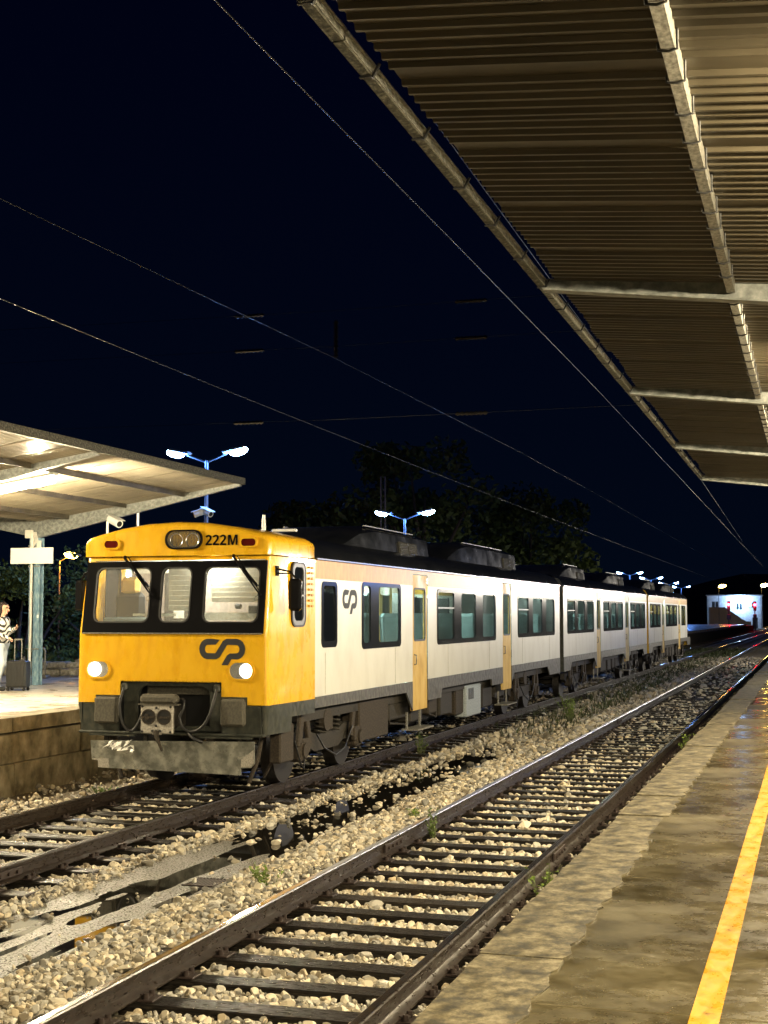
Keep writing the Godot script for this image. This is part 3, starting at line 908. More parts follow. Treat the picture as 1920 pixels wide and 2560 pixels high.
func ballast() -> void:
	var r := RandomNumberGenerator.new()
	r.seed = 4242
	var variants := []
	var ico := []
	var ph := (1.0 + sqrt(5.0)) / 2.0
	for a in [-1.0, 1.0]:
		for d in [-1.0, 1.0]:
			ico.append(Vector3(a, d * ph, 0).normalized()); ico.append(Vector3(0, a, d * ph).normalized()); ico.append(Vector3(d * ph, 0, a).normalized())
	var faces := []
	for i in 12:
		for j in range(i + 1, 12):
			for l in range(j + 1, 12):
				if ico[i].distance_to(ico[j]) < 1.1 and ico[j].distance_to(ico[l]) < 1.1 and ico[i].distance_to(ico[l]) < 1.1:
					var m0: Vector3 = (ico[i] + ico[j]).normalized(); var m1: Vector3 = (ico[j] + ico[l]).normalized(); var m2: Vector3 = (ico[i] + ico[l]).normalized()
					faces.append_array([[ico[i], m0, m2], [ico[j], m0, m1], [ico[l], m1, m2], [m0, m1, m2]])
	var cuts := []
	for k in 6:                                         # each kind is a ball cut by random planes, as crushed stone is
		cuts.clear()
		for q in 11: cuts.append([Vector3(r.randfn(), r.randfn(), r.randfn()).normalized(), r.randf_range(0.28, 0.62)])
		var b := MB.new()
		for f in faces:
			var t3 := []
			for p in f:
				var q: Vector3 = p
				for c in cuts:
					var over: float = q.dot(c[0]) - c[1]
					if over > 0.0: q -= c[0] * over
				t3.append(Vector3(q.x * 1.5, q.y * 1.15, q.z * 1.3))
			var nn: Vector3 = (t3[1] - t3[0]).cross(t3[2] - t3[0])
			if nn.dot(t3[0] + t3[1] + t3[2]) < 0: b.tri(t3[0], t3[2], t3[1])
			else: b.tri(t3[0], t3[1], t3[2])
		variants.append(b.mesh(M.stone))
	var xfs := [[], [], [], [], [], []]
	var cols := [[], [], [], [], [], []]
	var nz := FastNoiseLite.new()
	nz.seed = 3
	nz.frequency = 0.5
	var bands := [[4.8, 14.0, 0.043, 0.028], [14.0, 24.0, 0.054, 0.033], [24.0, 42.0, 0.088, 0.042], [42.0, 85.0, 0.18, 0.065]]
	var cy := cos(deg_to_rad(16.8013)); var sy := sin(deg_to_rad(16.8013))
	for bd in bands:
		var t: float = bd[0]
		while t < bd[1]:
			var X := -11.35
			while X < -1.6:
				var x: float = X + r.randf_range(-0.5, 0.5) * bd[2]
				var tt: float = t + r.randf_range(-0.5, 0.5) * bd[2]
				X += bd[2]
				# keep what the photograph can see, with a margin of a step or so
				var depth := tt * cy - x * sy
				var u := (x * cy + tt * sy) / depth
				if u < -0.36 or u > 0.34: continue
				var wx := x - tt * ANG             # roughly, x in the train's frame
				if wx < IX - 0.02 + 0.0: continue
				var rad: float = bd[3] * (0.45 + 1.05 * pow(r.randf(), 1.4))
				if r.randf() < 0.02: rad *= 1.5
				var y := bed_y(x) + rad * 0.35
				var dd0 := absf(wx + 6.05)
				var hump := nz.get_noise_2d(x * 4.0, tt * 4.0) * 0.018
				if dd0 < 1.0 and tt < 15.0: y = maxf(y, -0.240 + rad * 0.2)
				# the drain and its puddles stay nearly free of stones
				var edge := nz.get_noise_2d(x * 2.0, tt * 1.5) * 0.18
				var dd := absf(wx + 6.05)
				if tt < 15.0 and dd < 0.58 + edge and r.randf() > 0.012 + 0.14 * smoothstep(0.42, 0.62, dd): continue
				if tt >= 15.0 and tt < 25.5 and dd < 0.46 + edge * 1.4 and r.randf() > 0.10: continue
				if tt >= 25.5 and tt < 45 and dd < 0.5 + edge and r.randf() > 0.5: continue
				if tt > 17.0 and wx < -9.35 and r.randf() > 0.25: continue
				if wx < -9.5 and tt > 15.6 and r.randf() > 0.3: continue
				# nothing lies on rails and little on sleepers
				var onsl := false
				for cx in [-3.4, TC]:
					var px := x if cx > -5.0 else wx
					if absf(absf(px - cx) - 0.868) < 0.075: onsl = true
					var off := absf(px - cx)
					if off < 1.3: hump = minf(hump, 0.004)
					if off < 2.1: y += lerpf(-0.030, 0.018, smoothstep(0.95, 1.35, off)) * (1.0 - smoothstep(1.7, 2.1, off))
					if off < (1.28 if cx > -5.0 else 1.12) and tt < 80.0 and r.randf() > 0.02:
						for zt in sleeper_t[0 if cx > -5.0 else 1]:
							if absf(zt - tt) < 0.115 + rad * 0.4:
								onsl = true
								break
				if onsl: continue
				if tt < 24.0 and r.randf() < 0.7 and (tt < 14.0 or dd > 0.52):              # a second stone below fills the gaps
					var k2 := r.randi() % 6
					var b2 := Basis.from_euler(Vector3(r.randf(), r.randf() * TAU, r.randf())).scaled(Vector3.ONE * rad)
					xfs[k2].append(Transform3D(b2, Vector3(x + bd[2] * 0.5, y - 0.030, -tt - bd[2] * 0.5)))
					var g2 := r.randf_range(0.45, 0.9)  # lower stones painted darker, gap shadow put into their colour
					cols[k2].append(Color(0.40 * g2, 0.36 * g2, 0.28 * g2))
				var k := r.randi() % 6
				var bs := Basis.from_euler(Vector3(r.randf_range(-0.5, 0.5), r.randf() * TAU, r.randf_range(-0.5, 0.5))).scaled(Vector3(rad * r.randf_range(0.8, 1.25), rad * r.randf_range(0.8, 1.1), rad * r.randf_range(0.8, 1.2)))
				xfs[k].append(Transform3D(bs, Vector3(x, y + hump + r.randf_range(-0.006, 0.012), -tt)))
				var g := r.randf_range(0.5, 1.15) if r.randf() > 0.16 else r.randf_range(0.22, 0.5)
				var w := r.randf()
				var c := Color(0.57, 0.505, 0.38)
				if w < 0.22: c = Color(0.50, 0.47, 0.40)
				elif w < 0.34: c = Color(0.34, 0.325, 0.285)
				elif w < 0.46: c = Color(0.56, 0.46, 0.31)
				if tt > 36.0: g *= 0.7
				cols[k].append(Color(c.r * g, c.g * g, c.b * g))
			t += bd[2]
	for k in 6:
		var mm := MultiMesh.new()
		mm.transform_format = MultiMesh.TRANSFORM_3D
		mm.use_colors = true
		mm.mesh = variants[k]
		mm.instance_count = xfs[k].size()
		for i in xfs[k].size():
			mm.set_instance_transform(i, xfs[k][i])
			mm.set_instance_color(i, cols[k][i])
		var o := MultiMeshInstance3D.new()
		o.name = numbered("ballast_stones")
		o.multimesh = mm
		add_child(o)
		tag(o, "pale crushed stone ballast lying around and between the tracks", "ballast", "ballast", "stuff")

# ============================================================ the train
const HW := 1.42
const NX := Vector3(0, 0, -1)

func logo_ribbon(b: MB, o: Vector3, ux: Vector3, uy: Vector3, w: float, h: float, d: float) -> void:
	# one continuous stroke: a C whose foot runs up into a P; drawn in a box 287 x 163 units
	var path := [Vector2(108, 5.0), Vector2(96, 18), Vector2(52, 18)]
	for k in 9:
		var a := PI / 2 + PI * k / 8.0
		path.append(Vector2(52 + cos(a) * 34, 63 - sin(a) * 45))
	path.append_array([Vector2(52, 108), Vector2(104, 108), Vector2(116, 100), Vector2(160, 26), Vector2(174, 18), Vector2(232, 18)])
	for k in 9:
		var a := PI / 2 - PI * k / 8.0
		path.append(Vector2(232 + cos(a) * 36, 63 - sin(a) * 45))
	path.append_array([Vector2(232, 108), Vector2(196, 108), Vector2(186, 116), Vector2(160, 163)])
	var pts := []
	for p in path: pts.append(Vector2(p.x / 287.0 * w, h - p.y / 163.0 * h))
	var hwid := 17.5 / 287.0 * w
	var nr := ux.cross(uy)
	var lf := []; var rt := []
	for i in pts.size():
		var dir: Vector2
		if i == 0: dir = pts[1] - pts[0]
		elif i == pts.size() - 1: dir = pts[i] - pts[i - 1]
		else: dir = (pts[i + 1] - pts[i]).normalized() + (pts[i] - pts[i - 1]).normalized()
		dir = dir.normalized()
		var s := Vector2(-dir.y, dir.x)
		var ve := s
		if i == 0 or i == pts.size() - 1: ve = Vector2(-1.0, 0.0) if s.x < 0 else Vector2(1.0, 0.0)
		var stretch := 1.15 if (i == 0 or i == pts.size() - 1) else 1.0
		lf.append(pts[i] + ve * hwid * stretch); rt.append(pts[i] - ve * hwid * stretch)
	for i in pts.size() - 1:
		var a: Vector2 = lf[i]; var e: Vector2 = rt[i]; var f: Vector2 = rt[i + 1]; var g: Vector2 = lf[i + 1]
		b.quado(o + ux * a.x + uy * a.y, o + ux * e.x + uy * e.y, o + ux * f.x + uy * f.y, o + ux * g.x + uy * g.y, nr)
		if d > 0.0:
			b.quad(o + ux * a.x + uy * a.y, o + ux * g.x + uy * g.y, o + ux * g.x + uy * g.y - nr * d, o + ux * a.x + uy * a.y - nr * d)
			b.quad(o + ux * e.x + uy * e.y, o + ux * f.x + uy * f.y, o + ux * f.x + uy * f.y - nr * d, o + ux * e.x + uy * e.y - nr * d)

func side_window(o: Node3D, s: float, g: Array, glass: Material) -> void:
	# g: u0, u1, y0, y1, list of panes [u0, u1], whether the first has a tilting top light
	var ox := Vector3(s * (HW + 0.008), 0, 0)
	var ux := Vector3(0, 0, -s)
	var k := 1.0 if s > 0 else -1.0
	var b := MB.new()
	var panes: Array = g[4]
	for i in panes.size():
		var c0: float = g[0] if i == 0 else (panes[i - 1][1] + panes[i][0]) / 2.0
		var c1: float = g[1] if i == panes.size() - 1 else (panes[i][1] + panes[i + 1][0]) / 2.0
		var rl := 0.09 if i == 0 else 0.0
		var rr := 0.09 if i == panes.size() - 1 else 0.0
		var p0: float = panes[i][0]; var p1: float = panes[i][1]
		if k < 0:
			var t := c0; c0 = -c1; c1 = -t
			t = p0; p0 = -p1; p1 = -t
			t = rl; rl = rr; rr = t
		b.ring(rrect4(c0, g[2], c1, g[3], [rr, rr, rl, rl]), rrect4(p0, g[2] + 0.09, p1, g[3] - 0.06, [0.07, 0.07, 0.07, 0.07]), ox, ux, Vector3.UP, 0.034)
	var w := part(b, "window", M.frame, o)
	for i in panes.size():
		b = MB.new()
		b.box(Vector3(s * (HW - 0.014), (g[2] + 0.09 + g[3] - 0.06) / 2, -(panes[i][0] + panes[i][1]) / 2), Vector3(0.006, g[3] - g[2] - 0.14, panes[i][1] - panes[i][0] + 0.02))
		part(b, "pane", glass, w)
		if i == 0 and g.size() > 5 and g[5]:
			b = MB.new()
			b.box(Vector3(s * (HW - 0.004), lerpf(g[2], g[3], 0.66), -(panes[i][0] + panes[i][1]) / 2), Vector3(0.018, 0.03, panes[i][1] - panes[i][0]))
			part(b, "top_light_bar", M.galv, w)

func bogie(o: Node3D, u: float) -> void:
	var g := Node3D.new()
	g.name = "bogie"
	o.add_child(g, true)
	g.position = Vector3(0, 0, -u)
	for s in [-1.0, 1.0]:
		var b := MB.new()
		var sf := PackedVector2Array([Vector2(-1.75, 0.50), Vector2(-1.5, 0.42), Vector2(-0.75, 0.44), Vector2(-0.5, 0.36), Vector2(0.5, 0.36), Vector2(0.75, 0.44), Vector2(1.5, 0.42), Vector2(1.75, 0.50), Vector2(1.7, 0.66), Vector2(0.8, 0.68), Vector2(0.45, 0.60), Vector2(-0.45, 0.60), Vector2(-0.8, 0.68), Vector2(-1.7, 0.66)])
		b.extrude(sf, Vector3(s * 1.16, 0, 0), NX * s, Vector3.UP, 0.12)
		part(b, "side_frame", M.under, g)
		for q in [-1.0, 1.0]:
			b = MB.new()
			b.box(Vector3(s * 1.17, 0.44, q * 1.22), Vector3(0.20, 0.30, 0.30), Basis(), 0.04)
			b.tube([Vector3(s * 1.20, 0.44, q * 1.22), Vector3(s * 1.30, 0.44, q * 1.22)], [0.12, 0.10], 12)
			part(b, "axle_box", M.rusty, g)
			b = MB.new()                                # forked strut up to the body
			b.box(Vector3(s * 1.22, 0.72, q * 0.98), Vector3(0.06, 0.52, 0.13), Basis.from_euler(Vector3(q * 0.30, 0, 0)), 0.012)
			b.box(Vector3(s * 1.23, 0.74, q * 1.30), Vector3(0.06, 0.50, 0.15), Basis.from_euler(Vector3(-q * 0.22, 0, 0)), 0.012)
			b.box(Vector3(s * 1.235, 0.50, q * 1.12), Vector3(0.07, 0.20, 0.30), Basis(), 0.012)
			part(b, "strut", M.rusty, g)
			b = MB.new()
			b.tube([Vector3(s * 0.80, 0.42, q * 1.22), Vector3(s * 0.835, 0.42, q * 1.22), Vector3(s * 0.836, 0.42, q * 1.22), Vector3(s * 0.97, 0.42, q * 1.22)], [0.455, 0.455, 0.425, 0.42], 28)
			part(b, "wheel", M.wheel, g)
			b = MB.new()
			var coil := []
			for k in 40: coil.append(Vector3(s * 1.16 + cos(k * 0.8) * 0.085, 0.62 + k * 0.0085, q * 0.30 + sin(k * 0.8) * 0.085))
			b.tube(coil, 0.018, 5)
			part(b, "spring", M.under, g)
		b = MB.new()
		b.box(Vector3(s * 1.2, 0.82, 0.0), Vector3(0.08, 0.36, 0.10), Basis(), 0.01)
		b.tube([Vector3(s * 1.18, 0.80, 0.22), Vector3(s * 1.26, 0.80, 0.22)], 0.17, 16)
		part(b, "damper", M.rusty, g)
		b = MB.new()
		b.tube([Vector3(s * 1.25, 0.62, -0.9), Vector3(s * 1.27, 0.34, -0.5), Vector3(s * 1.27, 0.26, -0.1), Vector3(s * 1.25, 0.40, 0.35), Vector3(s * 1.2, 0.62, 0.55)], 0.014, 6)
		part(b, "hose", M.rubber, g)
		b = MB.new()
		b.tube([Vector3(s * 1.25, 0.60, 1.55), Vector3(s * 1.28, 0.30, 1.40), Vector3(s * 1.28, 0.20, 1.28), Vector3(s * 1.25, 0.45, 1.12)], 0.012, 6)
		part(b, "hose", M.rubber, g)
	var b := MB.new()
	for q in [-1.0, 1.0]:
		b.tube([Vector3(-0.8, 0.42, q * 1.22), Vector3(0.8, 0.42, q * 1.22)], 0.075, 10)
	b.box(Vector3(0, 0.55, 0), Vector3(2.2, 0.16, 0.5), Basis(), 0.02)
	part(b, "axles_and_bolster", M.under, g)

func roof_unit(o: Node3D, u0: float, u1: float, top: float, vent_at: float) -> void:
	# a humped air-conditioning housing on the roof, with a louvred face at its far end
	var b := MB.new()
	var sec := func(u: float, h: float, w: float) -> Array:
		return [Vector3(-w, 3.20, -u), Vector3(-w + 0.06, h - 0.10, -u), Vector3(-w + 0.30, h, -u), Vector3(w - 0.30, h, -u), Vector3(w - 0.06, h - 0.10, -u), Vector3(w, 3.20, -u)]
	var rings := [sec.call(u0, 3.45, 0.85), sec.call(u0 + 0.9, lerpf(3.5, top, 0.75), 0.93), sec.call(u0 + 1.6, top, 0.96), sec.call(u1, top, 0.96)]
	for i in rings.size() - 1:
		for k in 5:
			b.quad(rings[i][k], rings[i][k + 1], rings[i + 1][k + 1], rings[i + 1][k])
	for q in [rings[0], rings[3]]:
		for k in range(1, 5): b.tri(q[0], q[k], q[k + 1] if k < 5 else q[0])
	b.soften(30)
	var h := part(b, "roof_unit", M.roof, o)
	for s in [-1.0, 1.0]:
		for c in 2:
			for k in 9:
				b = MB.new()
				var y := 3.31 + k * (top - 3.50) / 9.0
				b.box(Vector3(s * (0.965 - (y - 3.2) * 0.07), y, -vent_at - c * 0.56 + 0.0), Vector3(0.05, 0.022, 0.50), Basis.from_euler(Vector3(0, 0, -s * 0.6)))
				part(b, "louvre", M.louvre, h)
	b = MB.new()
	for s in [-1.0, 1.0]:
		b.box(Vector3(s * 0.72, top + 0.004, -(u0 + u1) / 2 - 0.6), Vector3(0.03, 0.014, (u1 - u0) * 0.6))
	part(b, "roof_rail", M.galv, h)

func seat_mesh() -> ArrayMesh:
	var b := MB.new()
	for q in [-0.24, 0.24]:
		b.box(Vector3(q, 0.40, 0.0), Vector3(0.44, 0.14, 0.46), Basis(), 0.05)
		b.box(Vector3(q, 0.80, -0.24), Vector3(0.44, 0.72, 0.13), Basis.from_euler(Vector3(-0.14, 0, 0)), 0.055)
		b.box(Vector3(q, 0.16, 0.0), Vector3(0.08, 0.34, 0.3))
	return b.mesh(M.seat)

func railcar(label: String, t0: float, t1: float, wins: Array, doors: Array, skirt: Array, bogies: Array, front: bool, back: bool, units: Array) -> Node3D:
	var o := thing("railcar", label, "railcar", at_t(TC, 0, t0), -ANG, "coupled cars of the train")
	var L := t1 - t0
	var ca := 1.58 if front else 0.0                 # where the yellow cab ends
	var cb := L - 1.5 if back else L
	var b: MB
	var holes := []
	var bholes := []
	for w in wins: holes.append([w[0] - t0 + 0.03, w[2] + 0.03, w[1] - t0 - 0.03, w[3] - 0.03])
	for d in doors:
		holes.append([d[0] - t0, 1.0, d[1] - t0, 3.0])
		bholes.append([d[0] - t0, 2.0, d[1] - t0, 2.995])
	for s in [1.0, -1.0]:
		b = MB.new()
		b.holed(ca, 1.172, cb, 2.80, holes, Vector3(s * HW, 0, 0), NX, Vector3.UP)
		part(b, "side_panel", M.white, o)
		b = MB.new()
		b.holed(ca, 2.80, cb, 3.06, bholes, Vector3(s * HW, 0, 0), NX, Vector3.UP)
		part(b, "yellow_band", M.band, o)
		# grey skirt, cut away over the bogies
		var seg := []
		for q in skirt:
			var poly := PackedVector2Array()
			for p in q: poly.append(Vector2(p[0] - t0, p[1]))
			poly.append(Vector2(q[q.size() - 1][0] - t0, 1.168)); poly.append(Vector2(q[0][0] - t0, 1.168))
			if s < 0:
				var p2 := PackedVector2Array()
				for p in poly: p2.append(Vector2(-p.x, p.y))
				poly = p2
			b = MB.new()
			b.extrude(poly, Vector3(s * (HW + 0.004), 0, 0), NX * s, Vector3.UP, 0.03)
			part(b, "skirt", M.skirt, o)
		for w in wins:
			var g := [w[0] - t0, w[1] - t0, w[2], w[3], w[4].map(func(p): return [p[0] - t0, p[1] - t0]), w[5]]
			side_window(o, s, g, M.darkglass if w[6] else M.glass)
		for d in doors:
			var u0: float = d[0] - t0 + 0.012; var u1: float = d[1] - t0 - 0.012
			b = MB.new()
			var a0 := u0 if s > 0 else -u1
			var a1 := u1 if s > 0 else -u0
			b.ring(rrect4(a0, 0.67, a1, 2.985, [0.02, 0.02, 0.02, 0.02]), rrect4(a0 + 0.11, 1.87, a1 - 0.13, 2.74, [0.06, 0.06, 0.06, 0.06]), Vector3(s * (HW - 0.010), 0, 0), NX * s, Vector3.UP, 0.04)
			var dm := part(b, "door", M.door, o)
			b = MB.new()
			b.ring(rrect4(a0 + 0.085, 1.845, a1 - 0.105, 2.765, [0.08, 0.08, 0.08, 0.08]), rrect4(a0 + 0.115, 1.875, a1 - 0.135, 2.735, [0.06, 0.06, 0.06, 0.06]), Vector3(s * (HW - 0.004), 0, 0), NX * s, Vector3.UP, 0.02)
			part(b, "window_seal", M.rubber, dm)
			b = MB.new()
			b.box(Vector3(s * (HW - 0.03), 2.305, -(u0 + u1) / 2), Vector3(0.006, 0.88, u1 - u0 - 0.22))
			part(b, "pane", M.glass, dm)
			b = MB.new()
			b.tube([Vector3(s * (HW - 0.01), 1.62, -u0 - 0.12), Vector3(s * (HW + 0.03), 1.61, -u0 - 0.12), Vector3(s * (HW + 0.03), 1.46, -u0 - 0.12), Vector3(s * (HW - 0.01), 1.45, -u0 - 0.12)], 0.012, 6)
			part(b, "handle", M.galv, dm)
			b = MB.new()
			b.box(Vector3(s * (HW - 0.02), 0.36, -(u0 + u1) / 2 + 0.1), Vector3(0.30, 0.03, 1.0), Basis(), 0.006)
			b.box(Vector3(s * (HW - 0.10), 0.50, -(u0 + u1) / 2 + 0.5), Vector3(0.03, 0.30, 0.04))
			b.box(Vector3(s * (HW - 0.10), 0.50, -(u0 + u1) / 2 - 0.3), Vector3(0.03, 0.30, 0.04))
			part(b, "footstep", M.galv, o)
			b = MB.new()
			b.box(Vector3(s * (HW - 0.03), 0.83, -u1 - 0.03), Vector3(0.05, 0.12, 0.05), Basis(), 0.008)
			part(b, "door_catch", M.rusty, o)
		# vertical seams of the side panels
		b = MB.new()
		for k in int(L / 3.4):
			var u := 2.0 + k * 3.4
			if u > cb - 0.2: continue
			var clash := false
			for w in wins:
				if u > w[0] - t0 - 0.1 and u < w[1] - t0 + 0.1: clash = true
			b.box(Vector3(s * (HW + 0.001), 1.48 if clash else 1.9, -u), Vector3(0.006, 0.58 if clash else 1.42, 0.010))
		part(b, "panel_seam", M.plate, o)
		b = MB.new()                                    # rain gutter along the roof edge
		b.box(Vector3(s * (HW + 0.008), 3.075, -(ca + cb) / 2), Vector3(0.05, 0.03, cb - ca), Basis(), 0.006)
		part(b, "rain_gutter", M.gutter_dark, o)
	# roof
	b = MB.new()
	var arc := [Vector2(HW, 3.06), Vector2(1.40, 3.14), Vector2(1.30, 3.27), Vector2(1.05, 3.38), Vector2(0.6, 3.455), Vector2(0.0, 3.48)]
	var full := []
	for p in arc: full.append(p)
	for i in 5: full.append(Vector2(-arc[4 - i].x, arc[4 - i].y))
	for k in 4:
		var u0 := lerpf(ca * 0.9, cb, k / 4.0); var u1 := lerpf(ca * 0.9, cb, (k + 1) / 4.0)
		for i in full.size() - 1:
			b.quad(Vector3(full[i].x, full[i].y, -u0), Vector3(full[i].x, full[i].y, -u1), Vector3(full[i + 1].x, full[i + 1].y, -u1), Vector3(full[i + 1].x, full[i + 1].y, -u0))
	b.soften(50)
	part(b, "roof", M.roof, o)
	for q in units: roof_unit(o, q[0], q[1], q[2], q[3])
	# ends, floor, ceiling
	b = MB.new()
	var endp := PackedVector2Array([Vector2(-HW, 0.78), Vector2(HW, 0.78), Vector2(HW, 3.06), Vector2(1.30, 3.27), Vector2(0.6, 3.455), Vector2(-0.6, 3.455), Vector2(-1.30, 3.27), Vector2(-HW, 3.06)])
	if not front: b.extrude(endp, Vector3(0, 0, -0.02), Vector3.RIGHT, Vector3.UP, 0.03)
	b.extrude(endp, Vector3(0, 0, -cb + 0.02), Vector3.RIGHT, Vector3.UP, 0.03)
	part(b, "end_wall", M.frontskirt if not back else M.yellow, o)
	b = MB.new()
	b.box(Vector3(0, 1.14, -(ca + cb) / 2), Vector3(2.72, 0.06, cb - ca - 0.1))
	part(b, "floor", M.floor_in, o)
	b = MB.new()
	b.box(Vector3(0, 3.02, -(ca + cb) / 2), Vector3(2.72, 0.03, cb - ca - 0.1))
	part(b, "ceiling", M.liner, o)
	b = MB.new()
	b.box(Vector3(0, 2.98, -(ca + cb) / 2), Vector3(0.14, 0.03, cb - ca - 2.0), Basis(), 0.008)
	part(b, "ceiling_light", M.traintube, o)
	for k in 3:
		omni(o, Vector3(0, 2.90, -lerpf(ca, cb, (k + 0.5) / 3.0)), Color(0.85, 1.0, 0.94), TRAIN_E, 0.08)
	var sm := seat_mesh()
	for w in wins:
		if w[4].size() < 2: continue
		for p in w[4]:
			for s in [-1.0, 1.0]:
				inst(sm, "seat", o, Transform3D(Basis.from_euler(Vector3(0, PI, 0)), Vector3(s * 0.82, 1.17, -((p[0] + p[1]) / 2 - t0) + 0.28)))
	# underframe
	b = MB.new()
	b.box(Vector3(0, 0.92, -(ca + cb) / 2), Vector3(2.5, 0.18, cb - ca))
	part(b, "underframe", M.under, o)
	for u in bogies: bogie(o, u - t0)
	var r := RandomNumberGenerator.new()
	r.seed = int(t0 * 10)
	var m0: float = bogies[0] - t0 + 2.9
	var m1: float = bogies[1] - t0 - 2.2
	while m0 < m1:
		var w := r.randf_range(0.5, 1.2)
		for s in [-1.0, 1.0]:
			b = MB.new()
			var h := r.randf_range(0.25, 0.5)
			b.box(Vector3(s * 1.0, 0.84 - h / 2, -m0 - w / 2), Vector3(0.45, h, w), Basis(), 0.03)
			part(b, "equipment_box", [M.under, M.rusty, M.under][r.randi() % 3], o)
			b = MB.new()
			b.tube([Vector3(s * 1.18, 0.8, -m0), Vector3(s * 1.2, 0.5, -m0 - 0.1), Vector3(s * 1.2, 0.42, -m0 - w), Vector3(s * 1.15, 0.8, -m0 - w - 0.1)], 0.02, 6)
			part(b, "pipe", M.under, o)
		m0 += w + r.randf_range(0.1, 0.5)
	if not back:                                        # gangway bellows and coupling rod to the next car
		b = MB.new()
		for k in 7:
			b.box(Vector3(0, 2.1, -L - 0.03 - k * 0.075), Vector3(1.5, 2.1, 0.05), Basis(), 0.015)
		b.box(Vector3(0, 0.72, -L - 0.25), Vector3(0.16, 0.16, 0.7))
		part(b, "gangway_bellows", M.rubber, o)
	return o

func cab_front(o: Node3D) -> void:
	# rows: y, z of the front, half width; columns: across the front, round the corner, back along the side
	var zf := func(y: float) -> float:
		if y < 1.15: return lerpf(-0.04, 0.0, (y - 0.77) / 0.38)
		if y < 2.06: return 0.0
		return lerpf(0.0, -0.15, (y - 2.06) / 0.99)
	var hwf := func(y: float) -> float:
		if y < 1.15: return lerpf(1.33, 1.36, (y - 0.77) / 0.38)
		if y < 2.06: return lerpf(1.36, 1.35, (y - 1.15) / 0.91)
		return lerpf(1.35, 1.315, (y - 2.06) / 0.99)
	var rad := 0.055
	var row := func(y: float) -> Array:
		var z: float = zf.call(y); var w: float = hwf.call(y)
		var p := []
		for x in [0.0, 0.72, 1.08, 1.285]: p.append(Vector3(minf(x, w - rad), y, z))
		for k in 5:
			var a := PI / 2 * (k + 1) / 5.0
			p.append(Vector3(w - rad + sin(a) * rad, y, z - rad + cos(a) * rad))
		for zz in [-0.45, -0.78, -1.22, -1.58]:
			var q: float = (zz - (z - rad)) / (-1.58 - (z - rad))
			p.append(Vector3(lerpf(w, HW, pow(q, 0.7)), y, zz))
		return p
	var ys := [0.77, 0.96, 1.15, 1.25, 1.43, 1.60, 1.80, 2.00, 2.06, 2.10, 2.19, 2.55, 2.96, 3.02, 3.06]
	var rows := []
	for y in ys: rows.append(row.call(y))
	var yel := MB.new(); var darks := [MB.new(), MB.new()]
	var cells := [0, 1, 2, 3, 4, 5, 6, 7, 8, 9, 10, 11]
	for i in ys.size() - 1:
		var ym: float = (ys[i] + ys[i + 1]) / 2
		for j in 12:
			var skip := false
			if j < 3:
				if ym < 1.15: skip = true
				if j == 0 and ym < 1.43: skip = true
				if j == 1 and ym < 1.25: skip = true
				if j < 3 and ym > 2.06 and ym < 3.02: skip = true
			if j == 10 and ym > 2.19 and ym < 2.96: skip = true       # side window of the cab
			if j >= 10 and ym < 0.96: skip = true
			if skip: continue
			for s in [1.0, -1.0]:
				var m := Vector3(s, 1, 1)
				var bb: MB = darks[0 if s > 0 else 1] if ym < 1.15 else yel
				var a: Vector3 = rows[i][j] * m; var e: Vector3 = rows[i][j + 1] * m; var f: Vector3 = rows[i + 1][j + 1] * m; var g: Vector3 = rows[i + 1][j] * m
				if s > 0: bb.quad(a, e, f, g)
				else: bb.quad(e, a, g, f)
	yel.soften(35)
	darks[0].soften(35)
	darks[1].soften(35)
	var cab := part(yel, "cab_shell", M.yellow, o)
	var sk := part(darks[0], "front_skirt", M.frontskirt, o)
	var sk2 := part(darks[1], "front_skirt", M.frontskirt, o)
	# roof cap over the windscreen
	var b := MB.new()
	var arch := [Vector2(1.0, 0.0), Vector2(1.0, 0.16), Vector2(0.985, 0.215), Vector2(0.945, 0.258), Vector2(0.86, 0.292), Vector2(0.62, 0.37), Vector2(0.32, 0.43), Vector2(0.0, 0.45)]
	var fullar := []
	for p in arch: fullar.append(p)
	for i in arch.size() - 1: fullar.append(Vector2(-arch[arch.size() - 2 - i].x, arch[arch.size() - 2 - i].y))
	var spec := [[-0.105, 0.075], [-0.115, 0.045], [-0.145, 0.018], [-0.21, 0.0], [-0.8, 0.0], [-1.40, 0.0], [-1.55, 0.03], [-1.64, 0.10], [-1.68, 0.20]]
	var rg := []
	for q in spec:
		var w: float = lerpf(1.335, HW + 0.012, clampf(-q[0] / 1.58, 0, 1))
		var pts := []
		for p in fullar: pts.append(Vector3(p.x * (w - q[1] * 0.5), 3.075 + p.y * (1.0 - q[1] / 0.45), q[0]))
		rg.append(pts)
	for i in rg.size() - 1:
		for k in fullar.size() - 1:
			b.quad(rg[i][k], rg[i][k + 1], rg[i + 1][k + 1], rg[i + 1][k])
	for q in [0, rg.size() - 1]:
		for k in range(1, fullar.size() - 1):
			if q == 0: b.tri(rg[0][0], rg[0][k], rg[0][k + 1])
			else: b.tri(rg[q][0], rg[q][k + 1], rg[q][k])
	for i in rg.size() - 1:                             # underside lip
		b.quad(rg[i][0], rg[i + 1][0], rg[i + 1][0] - Vector3(0.06, 0, 0), rg[i][0] - Vector3(0.06, 0, 0))
	b.quad(rg[0][0], rg[0][fullar.size() - 1], rg[0][fullar.size() - 1] + Vector3(0, 0, -0.08), rg[0][0] + Vector3(0, 0, -0.08))
	b.soften(38)
	var cap := part(b, "roof_cap", M.yellow, o)
	# windscreen: a black panel with three rounded openings
	var tilt := Basis.from_euler(Vector3(-atan2(0.15, 0.99), 0, 0))
	var wo := Vector3(0, 2.06, 0.012)
	var uy := tilt * Vector3.UP
	b = MB.new()
	var wx := [[-1.13, -0.35], [-0.175, 0.235], [0.445, 1.195]]
